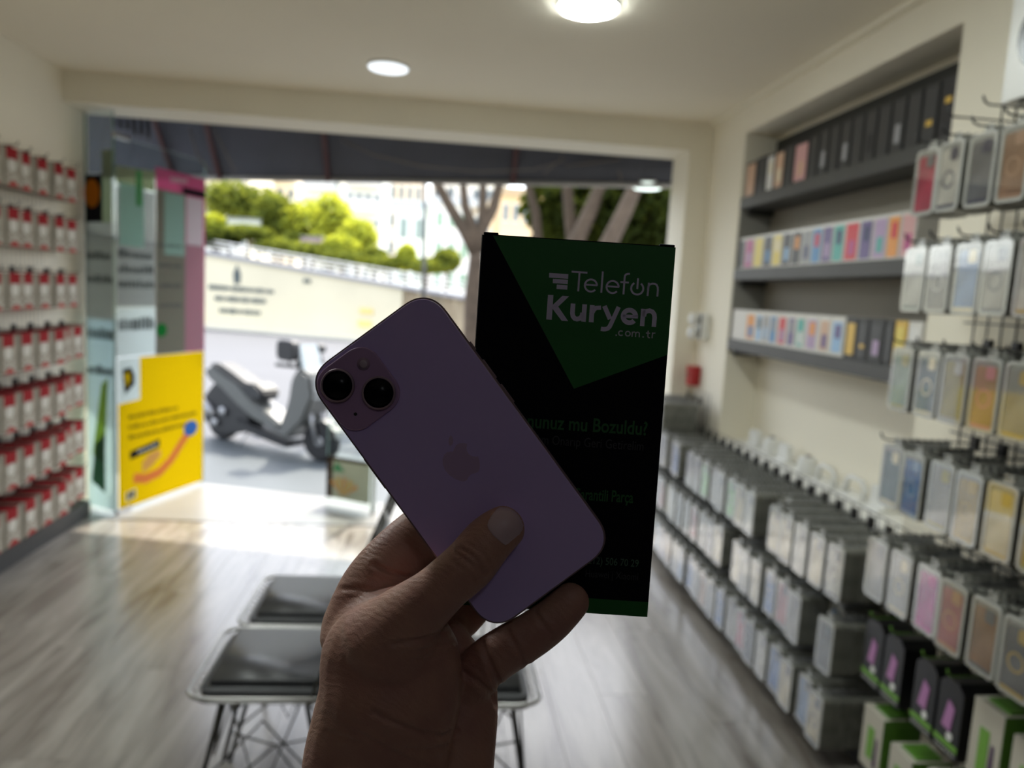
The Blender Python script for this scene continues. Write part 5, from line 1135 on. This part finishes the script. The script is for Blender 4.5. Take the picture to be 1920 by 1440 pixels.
def skin():
    m = mat('skin', (.42, .25, .185), .48, sss=.12); n = m.node_tree; b = n.nodes['Principled BSDF']
    tc = n.nodes.new('ShaderNodeTexCoord'); a = n.nodes.new('ShaderNodeTexNoise'); a.inputs['Scale'].default_value = 45; a.inputs['Detail'].default_value = 5
    r = n.nodes.new('ShaderNodeValToRGB'); r.color_ramp.elements[0].position = .35; r.color_ramp.elements[0].color = (.41, .205, .17, 1); r.color_ramp.elements[1].position = .65; r.color_ramp.elements[1].color = (.49, .27, .205, 1)
    n.links.new(tc.outputs['Object'], a.inputs['Vector']); n.links.new(a.outputs[0], r.inputs[0]); n.links.new(r.outputs[0], b.inputs['Base Color'])
    v = n.nodes.new('ShaderNodeTexVoronoi'); v.inputs['Scale'].default_value = 900; v.feature = 'DISTANCE_TO_EDGE'
    w = n.nodes.new('ShaderNodeTexWave'); w.inputs['Scale'].default_value = 130; w.inputs['Distortion'].default_value = 9; w.inputs['Detail'].default_value = 3; w.bands_direction = 'DIAGONAL'
    ad = n.nodes.new('ShaderNodeMath'); ad.operation = 'ADD'; n.links.new(tc.outputs['Object'], v.inputs['Vector']); n.links.new(tc.outputs['Object'], w.inputs['Vector'])
    ms_ = n.nodes.new('ShaderNodeMath'); ms_.operation = 'MULTIPLY'; ms_.inputs[1].default_value = .5; n.links.new(w.outputs['Fac'], ms_.inputs[0]); n.links.new(v.outputs['Distance'], ad.inputs[0]); n.links.new(ms_.outputs[0], ad.inputs[1])
    bp = n.nodes.new('ShaderNodeBump'); bp.inputs['Strength'].default_value = .35; bp.inputs['Distance'].default_value = .0005; n.links.new(ad.outputs[0], bp.inputs['Height']); n.links.new(bp.outputs[0], b.inputs['Normal'])
    return m
hm.materials.clear(); hm.materials.append(skin())
hand = link('hand', hm, label='bare left hand and wrist of a person gripping the pink phone with the thumb', category='hand')
# thumbnail
bv = BVHTree.FromPolygons([tuple(v) for v in co], [tuple(p.vertices) for p in hm.polygons])
nail = [(1505, 310), (1516, 270), (1535, 235), (1560, 200), (1590, 165), (1620, 142), (1650, 132), (1690, 136), (1730, 152), (1770, 180), (1805, 218), (1826, 262), (1836, 310), (1826, 350), (1800, 392), (1760, 425), (1720, 455), (1690, 482), (1668, 490), (1640, 475), (1605, 445), (1570, 415), (1540, 382), (1515, 345)]
nail = [(600 + x / 4.8, 920 + y / 4.8) for x, y in nail]
cx = sum(p[0] for p in nail) / len(nail); cy = sum(p[1] for p in nail) / len(nail)
bm = B(); rings = []
for s in (1.0, .97, .9, .75, .55, .35, .15):
    rg_ = []
    for x, y in nail:
        px, py = cx + (x - cx) * s, cy + (y - cy) * s; r = ray(px, py); h = bv.ray_cast(CAM, r.normalized())
        off = -.0001 if s == 1.0 else (.0003 if s == .97 else .00042)
        rg_.append(bm.verts.new(h[0] - r.normalized() * off))
    rings.append(rg_)
for a, b in zip(rings, rings[1:]):
    for k in range(len(a)): bm.faces.new((a[k], a[(k + 1) % len(a)], b[(k + 1) % len(a)], b[k]))
bm.faces.new(rings[-1]); bmesh.ops.recalc_face_normals(bm, faces=bm.faces[:])
if sum((f.normal.dot(CF) * f.calc_area()) for f in bm.faces) > 0: bmesh.ops.reverse_faces(bm, faces=bm.faces[:])
mesh_obj('thumbnail', bm, mat('nail', (.58, .42, .46), .4, coat=.15), hand, smooth=True)
